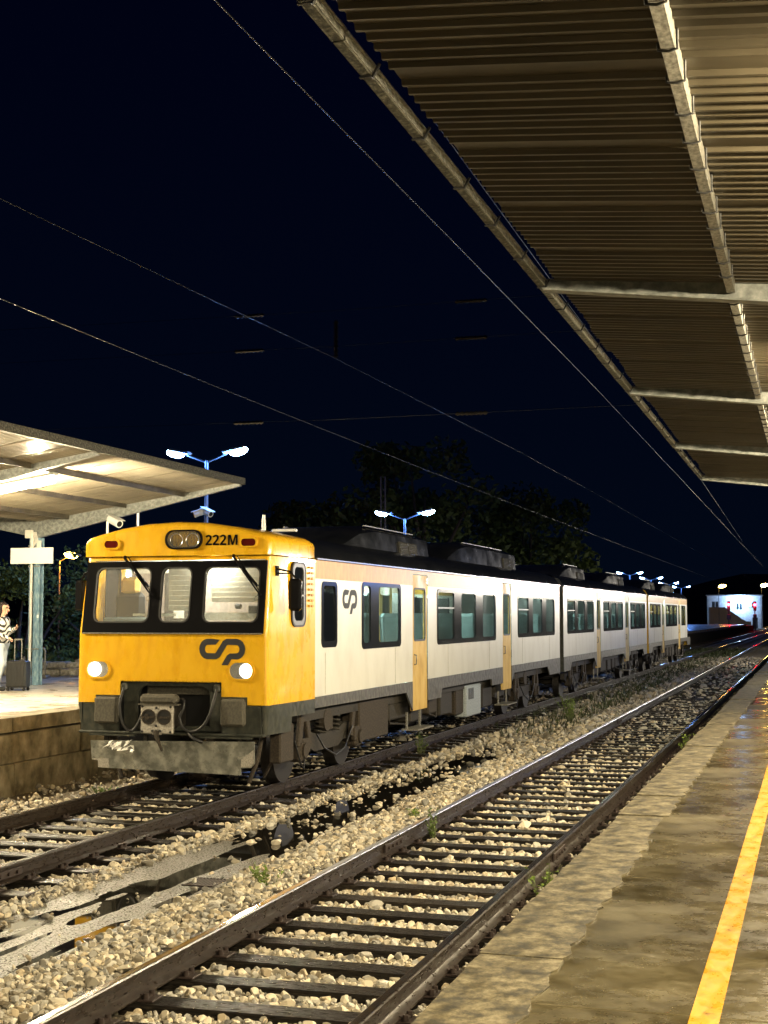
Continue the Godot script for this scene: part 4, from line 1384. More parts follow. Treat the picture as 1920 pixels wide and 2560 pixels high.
	var cells2 := [-1.295, -0.262, 0.34, 1.295]
	for k in 3:
		b.ring(rrect4(cells2[k], 0.0, cells2[k + 1], 0.955, [0, 0, 0, 0]), rrect4(wx[k][0], 0.155, wx[k][1], 0.86, [0.09, 0.09, 0.09, 0.09]), wo, Vector3.RIGHT, uy, 0.04)
	var ws := part(b, "windscreen_panel", M.black, o)
	for k in 3:
		b = MB.new()
		b.box(wo + uy * 0.507 + Vector3((wx[k][0] + wx[k][1]) / 2, 0, -0.028), Vector3(wx[k][1] - wx[k][0] + 0.03, 0.735, 0.006), tilt)
		part(b, "pane", M.cabglass, ws)
		b = MB.new()
		b.ring(rrect4(wx[k][0] - 0.018, 0.137, wx[k][1] + 0.018, 0.878, [0.105, 0.105, 0.105, 0.105]), rrect4(wx[k][0], 0.155, wx[k][1], 0.86, [0.09, 0.09, 0.09, 0.09]), wo + Vector3(0, 0, 0.006), Vector3.RIGHT, uy, 0.012)
		part(b, "seal", M.rubber, ws)
	b = MB.new()
	b.box(Vector3(0, 2.058, 0.022), Vector3(2.56, 0.018, 0.014), Basis(), 0.004)
	part(b, "sill_strip", M.galv, ws)
	# wipers
	for q in [[-0.72, -0.30], [0.84, 1.235]]:
		b = MB.new()
		var p0 := Vector3(q[0], 3.045, -0.085); var p1 := Vector3(q[1], 2.555, -0.02)
		var off := Vector3(0.05, 0.015, 0)
		b.tube([p0 + Vector3(-0.01, 0.02, -0.03), p0, p1], [0.028, 0.020, 0.010], 6)
		b.tube([p0 + off, p1 + off * 0.4], 0.007, 5)
		b.box(p0.lerp(p1, 0.45) + Vector3(0.025, 0.0, -0.01), Vector3(0.03, 0.42, 0.03), Basis.from_euler(Vector3(0.1, 0, 0.71)))
		b.box(p1, Vector3(0.05, 0.05, 0.05), Basis.from_euler(Vector3(0, 0, 0.6)), 0.01)
		b.tube([p1, p1 + Vector3(-0.07, -0.02, -0.02), p1 + Vector3(-0.09, -0.07, -0.03), p1 + Vector3(-0.02, -0.06, -0.03)], 0.004, 4)
		part(b, "wiper", M.black, o)
	# headlamps in rounded oval housings
	for s in [-1.0, 1.0]:
		var c := Vector3(-1.05 if s < 0 else 0.995, 1.585, 0.004)
		b = MB.new()
		b.ring(rrect(0.36, 0.25, 0.115, 6), rrect(0.315, 0.205, 0.10, 6), c + Vector3(0, 0, 0.018), Vector3.RIGHT, Vector3.UP, 0.03)
		var hl := part(b, "headlamp", M.yellow, o)
		b = MB.new()
		b.extrude(rrect(0.325, 0.215, 0.10, 6), c + Vector3(0, 0, -0.002), Vector3.RIGHT, Vector3.UP, 0.0)
		part(b, "reflector", M.chrome if s < 0 else M.lens_dark, hl)
		b = MB.new()
		var lc := c + Vector3(-0.05 if s < 0 else 0.07, 0.0, 0.006)
		var disc := rrect(0.19, 0.19, 0.094, 6)
		b.extrude(disc, lc, Vector3.RIGHT, Vector3.UP, 0.004)
		part(b, "headlamp_bulb_light", M.headlamp, hl)
		b = MB.new()
		b.extrude(rrect(0.32, 0.21, 0.10, 6), c + Vector3(0, 0, 0.016), Vector3.RIGHT, Vector3.UP, 0.0)
		part(b, "lens", M.headlens, hl)
		var sp := SpotLight3D.new()
		sp.name = "beam"
		sp.light_color = Color(1.0, 0.93, 0.8)
		sp.light_energy = 4.0
		sp.light_size = 0.08
		sp.spot_range = 40.0
		sp.spot_angle = 40.0
		sp.shadow_enabled = true
		hl.add_child(sp, true)
		sp.position = lc + Vector3(0, 0, 0.05)
		sp.rotation_degrees = Vector3(-6, 180, 0)
		# red marker lamps in the cap
		var rc := Vector3(s * 0.985 + 0.06, 3.235, -0.075)
		b = MB.new()
		b.ring(rrect(0.255, 0.135, 0.055, 5), rrect(0.205, 0.095, 0.044, 5), rc, Vector3.RIGHT, Vector3.UP, 0.05)
		var rm := part(b, "marker_lamp", M.yellow, o)
		b = MB.new()
		b.extrude(rrect(0.21, 0.10, 0.044, 5), rc + Vector3(0, 0, -0.012), Vector3.RIGHT, Vector3.UP, 0.02)
		part(b, "red_lens", M.redlens, rm)
	# upper twin headlamp behind dark glass
	var uc := Vector3(0.13, 3.285, -0.07)
	b = MB.new()
	b.ring(rrect(0.53, 0.255, 0.12, 6), rrect(0.485, 0.215, 0.105, 6), uc, Vector3.RIGHT, Vector3.UP, 0.06)
	var ul := part(b, "upper_headlamp", M.black, o)
	b = MB.new()
	b.extrude(rrect(0.49, 0.22, 0.105, 6), uc + Vector3(0, 0, -0.035), Vector3.RIGHT, Vector3.UP, 0.0)
	part(b, "housing", M.lens_dark, ul)
	for s in [-1.0, 1.0]:
		b = MB.new()
		for k in 5:
			var r0 := 0.095 - k * 0.018; var r1 := r0 - 0.018
			for a in 14:
				var a0 := TAU * a / 14.0; var a1 := TAU * (a + 1) / 14.0
				var cc := uc + Vector3(s * 0.115, -0.01, -0.03)
				b.quad(cc + Vector3(cos(a0) * r0, sin(a0) * r0, -k * 0.008), cc + Vector3(cos(a1) * r0, sin(a1) * r0, -k * 0.008), cc + Vector3(cos(a1) * r1, sin(a1) * r1, -(k + 1) * 0.008), cc + Vector3(cos(a0) * r1, sin(a0) * r1, -(k + 1) * 0.008))
		b.soften(60)
		part(b, "reflector", M.chrome, ul)
	b = MB.new()
	b.extrude(rrect(0.485, 0.215, 0.105, 6), uc + Vector3(0, 0, -0.004), Vector3.RIGHT, Vector3.UP, 0.0)
	part(b, "lens", M.cabglass, ul)
	# number
	var tm := TextMesh.new()
	tm.text = "222M"
	var fnt := SystemFont.new()
	fnt.font_names = PackedStringArray(["Droid Sans"])
	fnt.font_weight = 700
	tm.font = fnt
	tm.font_size = 64
	tm.pixel_size = 0.0029
	tm.depth = 0.004
	tm.material = M.black
	var tn := inst(tm, "number_lettering", o, Transform3D(Basis(), Vector3(0.665, 3.268, -0.098)))
	# emblem on the front and on the side
	b = MB.new()
	logo_ribbon(b, Vector3(0.405, 1.655, 0.004), Vector3.RIGHT, Vector3.UP, 0.645, 0.335, 0.004)
	part(b, "emblem", M.logo, o)
	b = MB.new()
	logo_ribbon(b, Vector3(HW + 0.004, 2.31, -2.74), NX, Vector3.UP, 0.68, 0.36, 0.004)
	part(b, "emblem", M.logo, o)
	# mirrors
	for s in [-1.0, 1.0]:
		b = MB.new()
		b.box(Vector3(s * 1.56, 2.56, -0.44), Vector3(0.17, 0.42, 0.13), Basis.from_euler(Vector3(0, s * 0.25, 0)), 0.035)
		var mi := part(b, "mirror", M.black, o)
		b = MB.new()
		b.tube([Vector3(s * 1.34, 2.90, -0.30), Vector3(s * 1.50, 2.86, -0.42), Vector3(s * 1.56, 2.78, -0.44), Vector3(s * 1.56, 2.70, -0.44)], 0.014, 6)
		b.tube([Vector3(s * 1.34, 2.84, -0.40), Vector3(s * 1.53, 2.84, -0.43)], 0.010, 5)
		b.box(Vector3(s * 1.345, 2.87, -0.33), Vector3(0.03, 0.13, 0.08))
		part(b, "bracket", M.black, mi)
	# cab side windows
	for s in [-1.0, 1.0]:
		b = MB.new()
		var so := Vector3(s * 1.408, 0, 0)
		var a0 := 0.74 if s > 0 else -1.24
		b.ring(rrect4(a0, 2.15, a0 + 0.50, 3.0, [0.12, 0.12, 0.12, 0.12]), rrect4(a0 + 0.07, 2.22, a0 + 0.43, 2.94, [0.09, 0.09, 0.09, 0.09]), so, NX * s, Vector3.UP, 0.03)
		var sw := part(b, "cab_side_window", M.winframe, o)
		b = MB.new()
		b.ring(rrect4(a0 - 0.012, 2.138, a0 + 0.512, 3.012, [0.13, 0.13, 0.13, 0.13]), rrect4(a0 + 0.014, 2.164, a0 + 0.486, 2.986, [0.11, 0.11, 0.11, 0.11]), so + Vector3(s * 0.004, 0, 0), NX * s, Vector3.UP, 0.03)
		part(b, "seal", M.rubber, sw)
		b = MB.new()
		b.box(Vector3(s * 1.392, 2.58, -0.99), Vector3(0.006, 0.76, 0.40))
		part(b, "pane", M.darkglass, sw)
		b = MB.new()
		b.box(Vector3(s * 1.405, 2.56, -0.99), Vector3(0.016, 0.024, 0.37))
		part(b, "slider_bar", M.galv, sw)
		for k in 16:                                    # small ventilation slots behind the window
			b = MB.new()
			b.box(Vector3(s * 1.425, 2.42 + (k / 2) * 0.075, -1.36 - (k % 2) * 0.10), Vector3(0.012, 0.03, 0.07), Basis(), 0.004)
			part(b, "vent_slot", M.band, o)
	# the recess below with its sockets, pads and the coupler
	b = MB.new()
	b.box(Vector3(0, 1.10, -0.50), Vector3(1.44, 0.68, 0.02))
	b.box(Vector3(0, 1.435, -0.25), Vector3(1.44, 0.012, 0.50))
	for s in [-1.0, 1.0]:
		b.box(Vector3(s * 0.728, 1.10, -0.25), Vector3(0.014, 0.67, 0.49))
	part(b, "coupler_recess", M.rubber, o)
	b = MB.new()
	var ar := PackedVector2Array()
	for p in rrect4(-0.70, 0.80, 0.70, 1.425, [0.0, 0.02, 0.02, 0.0]): ar.append(p)
	b.ring(rrect4(-0.712, 0.80, 0.712, 1.425, [0, 0, 0, 0]), rrect4(-0.50, 0.86, 0.52, 1.375, [0.02, 0.12, 0.12, 0.02]), Vector3(0, 0, -0.09), Vector3.RIGHT, Vector3.UP, 0.06)
	part(b, "recess_frame", M.frontskirt, o)
	b = MB.new()
	b.box(Vector3(0.02, 1.32, -0.30), Vector3(0.98, 0.13, 0.03))
	part(b, "cross_plate", M.pad, o)
	for s in [-1.0, 1.0]:
		b = MB.new()
		b.box(Vector3(s * 0.90, 1.005, -0.035), Vector3(0.355, 0.485, 0.06))
		b.box(Vector3(s * 1.165, 0.955, -0.033), Vector3(0.20, 0.36, 0.05))
		part(b, "skirt_panel", M.frontskirt, sk if s > 0 else sk2)
		b = MB.new()
		b.box(Vector3(s * 0.90, 1.055, 0.03), Vector3(0.335, 0.345, 0.10), Basis(), 0.028)
		part(b, "buffer_pad", M.pad, o)
	b = MB.new()
	b.box(Vector3(0, 0.765, -0.10), Vector3(2.62, 0.035, 0.26), Basis(), 0.01)
	b.box(Vector3(-0.80, 0.735, 0.03), Vector3(0.66, 0.022, 0.08))
	b.box(Vector3(0.80, 0.735, 0.03), Vector3(0.72, 0.022, 0.08))
	part(b, "step_edge", M.frontskirt, o)
	# automatic coupler
	b = MB.new()
	b.box(Vector3(-0.10, 0.96, 0.16), Vector3(0.455, 0.37, 0.06), Basis(), 0.012)
	b.box(Vector3(-0.10, 0.80, 0.165), Vector3(0.13, 0.08, 0.05), Basis(), 0.01)
	var cp := part(b, "coupler", M.plate, o)
	b = MB.new()
	b.box(Vector3(-0.10, 0.98, -0.10), Vector3(0.36, 0.30, 0.48), Basis(), 0.03)
	part(b, "coupler_shank", M.under, cp)
	for s in [-1.0, 1.0]:
		b = MB.new()
		b.tube([Vector3(-0.10 + s * 0.11, 0.99, 0.19), Vector3(-0.10 + s * 0.11, 0.99, 0.198)], 0.098, 20)
		part(b, "socket", M.rubber, cp)
		b = MB.new()
		b.ring(rrect(0.20, 0.20, 0.099, 6), rrect(0.165, 0.165, 0.082, 6), Vector3(-0.10 + s * 0.11, 0.99, 0.204), Vector3.RIGHT, Vector3.UP, 0.012)
		b.box(Vector3(-0.10 + s * 0.11, 0.985, 0.200), Vector3(0.14, 0.03, 0.008))
		if s < 0: b.box(Vector3(-0.10 + s * 0.11 - 0.02, 0.985, 0.203), Vector3(0.05, 0.08, 0.008))
		part(b, "socket_rim", M.rusty, cp)
	b = MB.new()
	for q in [[-0.10, 1.105], [-0.10, 0.875], [-0.155, 0.81], [-0.10, 0.81], [-0.045, 0.81], [-0.30, 1.12], [0.1, 1.12], [-0.30, 0.80], [0.1, 0.80]]:
		b.tube([Vector3(q[0], q[1], 0.188), Vector3(q[0], q[1], 0.20)], 0.016, 8)
	part(b, "bolt", M.rubber, cp)
	b = MB.new()
	b.box(Vector3(-0.08, 1.215, 0.14), Vector3(0.52, 0.13, 0.16), Basis(), 0.04)
	b.box(Vector3(-0.08, 1.15, 0.15), Vector3(0.56, 0.02, 0.10))
	part(b, "cover_flap", M.pad, cp)
	b = MB.new()
	b.tube([Vector3(-0.10, 0.80, 0.19), Vector3(-0.08, 0.74, 0.22), Vector3(-0.04, 0.66, 0.23), Vector3(0.0, 0.56, 0.22)], [0.04, 0.032, 0.02, 0.016], 8)
	part(b, "hook", M.rusty, cp)
	# jumper hoses
	var hz := [[Vector3(-0.66, 1.36, 0.0), Vector3(-0.665, 1.2, 0.10), Vector3(-0.64, 1.02, 0.14), Vector3(-0.58, 0.86, 0.15), Vector3(-0.48, 0.80, 0.14), Vector3(-0.40, 0.88, 0.12), Vector3(-0.35, 1.02, 0.10), Vector3(-0.34, 1.15, 0.06)],
		[Vector3(0.66, 1.36, 0.0), Vector3(0.66, 1.2, 0.10), Vector3(0.62, 1.02, 0.14), Vector3(0.52, 0.87, 0.15), Vector3(0.38, 0.81, 0.15), Vector3(0.26, 0.86, 0.15), Vector3(0.21, 0.98, 0.15), Vector3(0.25, 1.1, 0.14), Vector3(0.24, 1.2, 0.10), Vector3(0.17, 1.21, 0.08)],
		[Vector3(0.30, 0.80, 0.10), Vector3(0.42, 0.72, 0.16), Vector3(0.52, 0.68, 0.12)]]
	for h in hz:
		var cv := Curve3D.new()
		for i in h.size():
			var tan: Vector3 = (h[mini(i + 1, h.size() - 1)] - h[maxi(i - 1, 0)]) / 6.0
			cv.add_point(h[i], -tan, tan)
		var pts := Array(cv.tessellate(4, 6))
		b = MB.new()
		b.tube(pts, 0.021, 8)
		part(b, "jumper_hose", M.rubber, o)
	for s in [-1.0, 1.0]:
		b = MB.new()
		b.box(Vector3(s * 0.66, 1.36, -0.02), Vector3(0.09, 0.10, 0.10), Basis(), 0.02)
		part(b, "hose_socket", M.frontskirt, o)
	# snow plough
	b = MB.new()
	var pp := PackedVector2Array([Vector2(-1.0, 0.31), Vector2(1.02, 0.27), Vector2(1.02, 0.36), Vector2(1.16, 0.37), Vector2(1.21, 0.42), Vector2(1.215, 0.70), Vector2(-1.10, 0.66), Vector2(-1.09, 0.41), Vector2(-1.0, 0.40)])
	b.extrude(pp, Vector3(0, 0, 0.02), Vector3.RIGHT, Vector3(0, cos(0.1), sin(0.1)), 0.015)
	var pg := part(b, "snow_plough", M.plough, o)
	b = MB.new()
	b.extrude(PackedVector2Array([Vector2(-1.0, 0.312), Vector2(-0.84, 0.309), Vector2(-0.84, 0.43), Vector2(-1.085, 0.43), Vector2(-1.085, 0.412), Vector2(-1.0, 0.402)]), Vector3(0, 0.0, 0.023), Vector3.RIGHT, Vector3(0, cos(0.1), sin(0.1)), 0.0)
	b.extrude(PackedVector2Array([Vector2(1.02, 0.37), Vector2(1.15, 0.38), Vector2(1.20, 0.43), Vector2(1.205, 0.60), Vector2(1.03, 0.47)]), Vector3(0, 0.0, 0.023), Vector3.RIGHT, Vector3(0, cos(0.1), sin(0.1)), 0.0)
	part(b, "patch_plate", M.plate, pg)
	b = MB.new()
	for x in [-0.92, -0.35, 0.40, 0.98]:
		b.box(Vector3(x, 0.70, -0.02), Vector3(0.05, 0.14, 0.05))
	part(b, "plough_bracket", M.under, pg)
	b = MB.new()                                        # crumpled plastic caught on the plough
	var rr := RandomNumberGenerator.new()
	rr.seed = 6
	for k in 26:
		var x := -0.83 + rr.randf() * 0.34
		var y := 0.66 - rr.randf() * 0.10
		b.tri(Vector3(x, y, 0.10), Vector3(x + rr.randf_range(-0.08, 0.08), y - 0.05, 0.11 + rr.randf() * 0.02), Vector3(x + 0.07, y + rr.randf_range(-0.04, 0.03), 0.105 + rr.randf() * 0.03))
	part(b, "caught_plastic", M.signwhite, pg)
	# guard irons and sand pipes in front of the first wheels
	for s in [-1.0, 1.0]:
		b = MB.new()
		b.tube([Vector3(s * 1.05, 0.75, -0.6), Vector3(s * 1.02, 0.4, -0.5), Vector3(s * 0.92, 0.12, -0.45)], 0.03, 6)
		b.tube([Vector3(s * 1.2, 0.75, -0.7), Vector3(s * 1.12, 0.35, -0.75), Vector3(s * 0.95, 0.15, -0.9)], 0.022, 6)
		b.box(Vector3(s * 1.2, 0.60, -0.9), Vector3(0.16, 0.5, 0.5), Basis(), 0.02)
		part(b, "guard_iron", M.rusty, o)
	# inside the cab
	b = MB.new()
	b.box(Vector3(0, 2.1, -1.55), Vector3(2.72, 1.92, 0.04))
	var pw := part(b, "cab_partition", M.cabwall, o)
	b = MB.new()
	b.box(Vector3(-0.52, 2.12, -1.52), Vector3(0.62, 1.75, 0.03), Basis(), 0.006)
	part(b, "cab_door", M.pad, pw)
	b = MB.new()
	b.box(Vector3(-0.60, 2.55, -1.495), Vector3(0.16, 0.60, 0.01))
	part(b, "door_pane", M.blind, pw)
	b = MB.new()
	b.box(Vector3(0, 3.03, -0.85), Vector3(2.6, 0.02, 1.3))
	part(b, "cab_ceiling", M.liner, o)
	b = MB.new()
	b.box(Vector3(0, 2.955, -1.50), Vector3(2.6, 0.13, 0.06))
	part(b, "cab_header", M.blind, o)
	b = MB.new()
	b.box(Vector3(0, 2.10, -0.30), Vector3(2.5, 0.10, 0.42), Basis(), 0.02)
	b.box(Vector3(-0.80, 2.20, -0.36), Vector3(0.7, 0.14, 0.16), Basis(), 0.03)
	part(b, "control_desk", M.seat, o)
	b = MB.new()
	b.box(Vector3(-0.55, 2.30, -0.62), Vector3(0.62, 0.035, 0.05))
	b.box(Vector3(0.70, 2.28, -0.42), Vector3(0.85, 0.10, 0.10))
	part(b, "desk_rail", M.blind, o)
	b = MB.new()
	b.box(Vector3(-1.0, 2.30, -0.80), Vector3(0.44, 0.62, 0.14), Basis(), 0.06)
	var dsq := part(b, "driver_seat", M.rubber, o)
	b = MB.new()
	b.box(Vector3(-1.0, 2.70, -0.80), Vector3(0.28, 0.24, 0.12), Basis(), 0.05)
	part(b, "headrest", M.door, dsq)
	# roller blinds behind the middle and right panes, in horizontal slats
	for q in [[-0.20, 0.30, 2.36], [0.42, 1.24, 2.47]]:
		var y: float = q[2]
		while y < 2.98:
			b = MB.new()
			b.box(Vector3((q[0] + q[1]) / 2, y + 0.03, -0.34), Vector3(q[1] - q[0], 0.068, 0.012), Basis.from_euler(Vector3(0.16, 0, 0)), 0.003)
			part(b, "blind_slat", M.blind, o)
			y += 0.066
	b = MB.new()
	b.box(Vector3(0.80, 2.41, -0.345), Vector3(0.10, 0.07, 0.03), Basis(), 0.02)
	b.box(Vector3(1.08, 2.37, -0.345), Vector3(0.28, 0.10, 0.02), Basis(), 0.01)
	part(b, "notice_holder", M.frontskirt, o)
	b = MB.new()
	b.box(Vector3(-0.3, 3.0, -0.9), Vector3(0.5, 0.03, 0.12), Basis(), 0.01)
	part(b, "cab_light", M.traintube, o)
	omni(o, Vector3(-0.3, 2.92, -0.9), Color(1.0, 0.98, 0.91), CAB_E, 0.08)
	omni(o, Vector3(0.5, 2.95, -0.22), Color(1.0, 0.98, 0.91), CAB_E * 0.35, 0.05)
	# horn and aerial on the roof
	b = MB.new()
	b.tube([Vector3(0.52, 3.50, -1.9), Vector3(0.52, 3.72, -1.9)], [0.035, 0.022], 8)
	b.box(Vector3(0.80, 3.50, -2.0), Vector3(0.36, 0.04, 0.10), Basis(), 0.01)
	part(b, "roof_aerial", M.camwhite, o)

func train() -> void:
	var P := func(a: float, b: float, n: int, gap: float) -> Array:
		var w := (b - a - gap * (n - 1) - 0.1) / n
		var out := []
		for k in n: out.append([a + 0.05 + k * (w + gap), a + 0.05 + k * (w + gap) + w])
		return out
	var f := railcar("leading railcar with yellow cab front, number 222M and lit headlamps", 16.9, 37.35,
		[[18.73, 19.40, 1.84, 2.77, [[18.80, 19.33]], false, true],
		[20.54, 22.62, 1.78, 2.80, [[20.62, 20.98], [21.40, 22.54]], false, false],
		[24.92, 29.72, 1.76, 2.77, [[24.99, 26.16], [26.71, 27.90], [28.50, 29.64]], true, false],
		[31.99, 36.61, 1.78, 2.75, [[32.06, 33.22], [33.73, 34.91], [35.42, 36.54]], true, false]],
		[[23.33, 24.29], [30.40, 31.31]],
		[[[18.48, 1.02], [22.95, 1.00], [23.33, 0.68]], [[24.29, 0.80], [25.2, 0.80], [25.25, 0.96], [29.3, 0.96], [29.35, 0.82], [30.40, 0.82]], [[31.31, 0.82], [31.55, 1.0], [35.6, 1.0], [35.9, 0.78], [37.35, 0.78]]],
		[19.7, 33.8], true, false, [[4.3, 9.2, 3.80, 7.5], [10.8, 17.2, 3.84, 16.0]])
	cab_front(f)
	# brown tank, grey cooler and cabinet below the floor of the first car
	var b := MB.new()
	b.box(Vector3(1.12, 0.66, -4.75), Vector3(0.3, 0.62, 1.5), Basis(), 0.02)
	part(b, "fuel_tank", M.rusty, f)
	b = MB.new()
	b.box(Vector3(1.16, 0.58, -11.35), Vector3(0.26, 0.62, 1.25), Basis(), 0.02)
	var lbx := part(b, "radiator_cabinet", M.lightbox, f)
	for k in 3:
		b = MB.new()
		b.box(Vector3(1.294, 0.72, -10.95 - k * 0.16), Vector3(0.008, 0.22, 0.09))
		part(b, "grille_slot", M.rubber, lbx)
	railcar("middle railcar of the white train between the two cab cars", 37.9, 56.5,
		[[38.5, 43.15, 1.78, 2.75, P.call(38.5, 43.15, 3, 0.45), true, false], [45.1, 49.65, 1.78, 2.75, P.call(45.1, 49.65, 3, 0.45), true, false], [51.6, 55.95, 1.78, 2.75, P.call(51.6, 55.95, 3, 0.45), true, false]],
		[[43.70, 44.55], [50.25, 51.2]],
		[[[37.95, 0.78], [38.9, 0.78], [39.2, 1.0], [43.2, 1.0], [43.70, 0.72]], [[44.55, 0.76], [44.8, 0.96], [49.8, 0.96], [50.25, 0.76]], [[51.2, 0.76], [51.5, 1.0], [55.2, 1.0], [55.5, 0.78], [56.45, 0.78]]],
		[41.2, 53.4], false, false, [[2.6, 6.6, 3.80, 5.4], [11.0, 15.6, 3.80, 14.4]])
	railcar("last railcar at the far end of the white train", 57.05, 75.0,
		[[57.6, 61.4, 1.78, 2.75, P.call(57.6, 61.4, 3, 0.4), true, false], [63.5, 68.4, 1.78, 2.75, P.call(63.5, 68.4, 3, 0.45), true, false], [70.5, 72.6, 1.78, 2.75, P.call(70.5, 72.6, 2, 0.4), false, false]],
		[[62.0, 62.85], [69.0, 69.9]],
		[[[57.1, 0.78], [58.2, 0.78], [58.5, 1.0], [61.6, 1.0], [62.0, 0.72]], [[62.85, 0.76], [63.1, 0.96], [68.6, 0.96], [69.0, 0.76]], [[69.9, 0.76], [70.2, 1.0], [73.2, 1.0], [73.5, 0.78], [75.0, 0.78]]],
		[60.2, 71.6], false, true, [[2.6, 6.6, 3.80, 5.4], [9.5, 14.6, 3.80, 13.6]])

# ============================================================ overhead line
func overhead() -> void:
	var wires := [
		["bare overhead wire above the nearer track, crossing from the top picture edge", [Vector3(-3.4, 6.01, 2), Vector3(-3.4, 6.02, -8), Vector3(-3.4, 6.05, -14), Vector3(-3.4, 6.06, -24), Vector3(-3.4, 5.95, -50), Vector3(-3.4, 5.73, -96), Vector3(-3.4, 5.6, -320)], false],
		["overhead wire over the nearer track that comes out behind the canopy end", [Vector3(-3.4, 7.3, 2), Vector3(-3.4, 6.85, -24), Vector3(-3.4, 6.62, -48), Vector3(-3.4, 6.06, -72), Vector3(-3.4, 5.78, -98), Vector3(-3.4, 5.7, -320)], false],
		["upper of the two overhead wires above the train", [Vector3(TC, 6.62, -4), Vector3(TC, 6.64, -12.7), Vector3(TC, 6.71, -17.7), Vector3(TC, 6.80, -23.4), Vector3(TC, 6.88, -39), Vector3(TC, 6.83, -54), Vector3(TC, 6.5, -100), Vector3(TC, 6.2, -320)], true],
		["lower of the two overhead wires above the train", [Vector3(TC, 5.65, -4), Vector3(TC, 5.59, -12.7), Vector3(TC, 5.52, -17.5), Vector3(TC, 5.46, -23.4), Vector3(TC, 5.33, -39), Vector3(TC, 5.16, -70), Vector3(TC, 4.95, -118), Vector3(TC, 4.9, -320)], true]]
	for w in wires:
		var cv := Curve3D.new()
		var pts: Array = w[1]
		for i in pts.size():
			var tan: Vector3 = (pts[mini(i + 1, pts.size() - 1)] - pts[maxi(i - 1, 0)]) / 6.0
			if i == pts.size() - 1 or i == 0: tan = Vector3.ZERO
			cv.add_point(pts[i], -tan, tan)
		var b := MB.new()
		b.tube(Array(cv.tessellate(3, 1)), 0.006, 6)
		var o := part(b, "overhead_wire", M.wire, self)
		tag(o, w[0], "wire", "overhead wires")
		if w[2]:
			o.position = at_t(0, 0, 0)
			o.rotation.y = -ANG
	# headspan: three cross wires with insulators either side of the train's track, between two masts
	var T := 23.4
	for m in [[-18.2, "tall overhead line mast beyond the left picture edge"], [9.2, "tall overhead line mast behind the nearer canopy, out of the picture"]]:
		mast(m[1], at_t(m[0], 0, T), 9.4)
	var hs := [[7.64, "topmost cross wire of the headspan with brown insulators"], [7.0, "middle cross wire of the headspan with brown insulators"], [5.70, "lowest cross wire of the headspan with brown insulators"]]
	for h in hs:
		var o := thing("headspan_wire", h[1], "wire", at_t(0, 0, T), -ANG, "cross wires of the headspan")
		var b := MB.new()
		b.tube([Vector3(-18.1, h[0] + 0.10, 0), Vector3(-8, h[0] + 0.02, 0), Vector3(9.1, h[0] + 0.12, 0)], 0.003, 5)
		part(b, "cable", M.darkmetal, o)
		for X in [-9.8, -5.7]:
			b = MB.new()
			var pts := []; var rs := []
			for k in 15:
				pts.append(Vector3(X - 0.28 + k * 0.04, h[0] + 0.028, 0)); rs.append(0.020 if k % 2 == 0 else 0.042)
			b.tube(pts, rs, 10)
			part(b, "insulator", M.insul, o)
	var b := MB.new()
	var pts := []; var rs := []
	for k in 17:
		pts.append(at_t(TC, 7.48 - k * 0.042, T)); rs.append(0.022 if k % 2 == 0 else 0.048)
	b.tube(pts, rs, 10)
	tag(part(b, "hanging_insulator", M.insul, self), "upright brown insulator hanging over the upper train wire", "insulator")
	mast("thin dark mast standing behind the twin lamp post beyond the train", Vector3(-22.0, -0.62, -72.7), 9.7)

func mast(label: String, at: Vector3, h: float) -> void:
	var o := thing("line_mast", label, "mast", Vector3(at.x, 0, at.z), 0.0, "overhead line masts")
	var y0 := -0.62
	var b := MB.new()
	for s in [-1.0, 1.0]:
		b.box(Vector3(s * 0.12, (h + y0) / 2, 0), Vector3(0.05, h - y0, 0.16), Basis(), 0.004)
	part(b, "flange_post", M.pole, o)
	b = MB.new()
	for k in 14:
		var y := y0 + 0.3 + k * (h - y0 - 0.6) / 14.0
		b.box(Vector3(0, y + 0.3, 0), Vector3(0.36, 0.03, 0.03), Basis.from_euler(Vector3(0, 0, 0.8 if k % 2 == 0 else -0.8)))
	part(b, "lacing", M.pole, o)

# ============================================================ lamp posts
func post_lamp(called: String, label: String, group: String, at: Vector3, base: float, h: float, turn: float, arm: float, twin: bool, mat: Material, colr: Color, energy: float, bowl := 0.26, light_blocker := false, lit := [true, true]) -> Node3D:
	var o := thing(called, label, "lamp post", at, turn, group)
	var b := MB.new()
	b.tube([Vector3(0, base, 0), Vector3(0, base + 0.4, 0), Vector3(0, base + 0.42, 0), Vector3(0, h, 0)], [0.10, 0.10, 0.065, 0.045], 10)
	part(b, "post", M.pole, o)
	var i := 0
	for s in ([-1.0, 1.0] if twin else [1.0]):
		b = MB.new()
		b.tube([Vector3(0, h - 0.05, 0), Vector3(s * arm * 0.65, h + 0.16, 0)], 0.028, 8)
		part(b, "arm", M.pole, o)
		b = MB.new()
		var bs := Basis.from_euler(Vector3(0, 0, s * 0.20))
		var c := Vector3(s * arm, h + 0.24, 0)
		b.box(c + bs * Vector3(-s * 0.08, 0.035, 0), Vector3(0.62, 0.09, 0.24), bs, 0.035)
		var hd := part(b, "lamp_head", M.lamphead, o)
		if light_blocker:                                       # added unseen plate, blocks upward light from reaching the trees
			b = MB.new()
			b.box(c + Vector3(0, -0.07, 0), Vector3(1.8, 0.02, 1.8), Basis(), 0.006)
			part(b, "light_blocker", M.lamphead, o)
		if lit[i]:
			b = MB.new()
			var pp := []; var rr := []
			for k in 7:
				var a := -PI / 2 + PI * k / 6.0
				pp.append(c + bs * Vector3(0.05 * s + sin(a) * bowl, -0.035, 0)); rr.append(maxf(0.012, cos(a) * bowl * 0.44))
			b.tube(pp, rr, 10)
			part(b, "lamp_bowl_light", mat, hd)
			omni(hd, c + Vector3(0, -0.21, 0), colr, energy, 0.08)
		i += 1
	return o

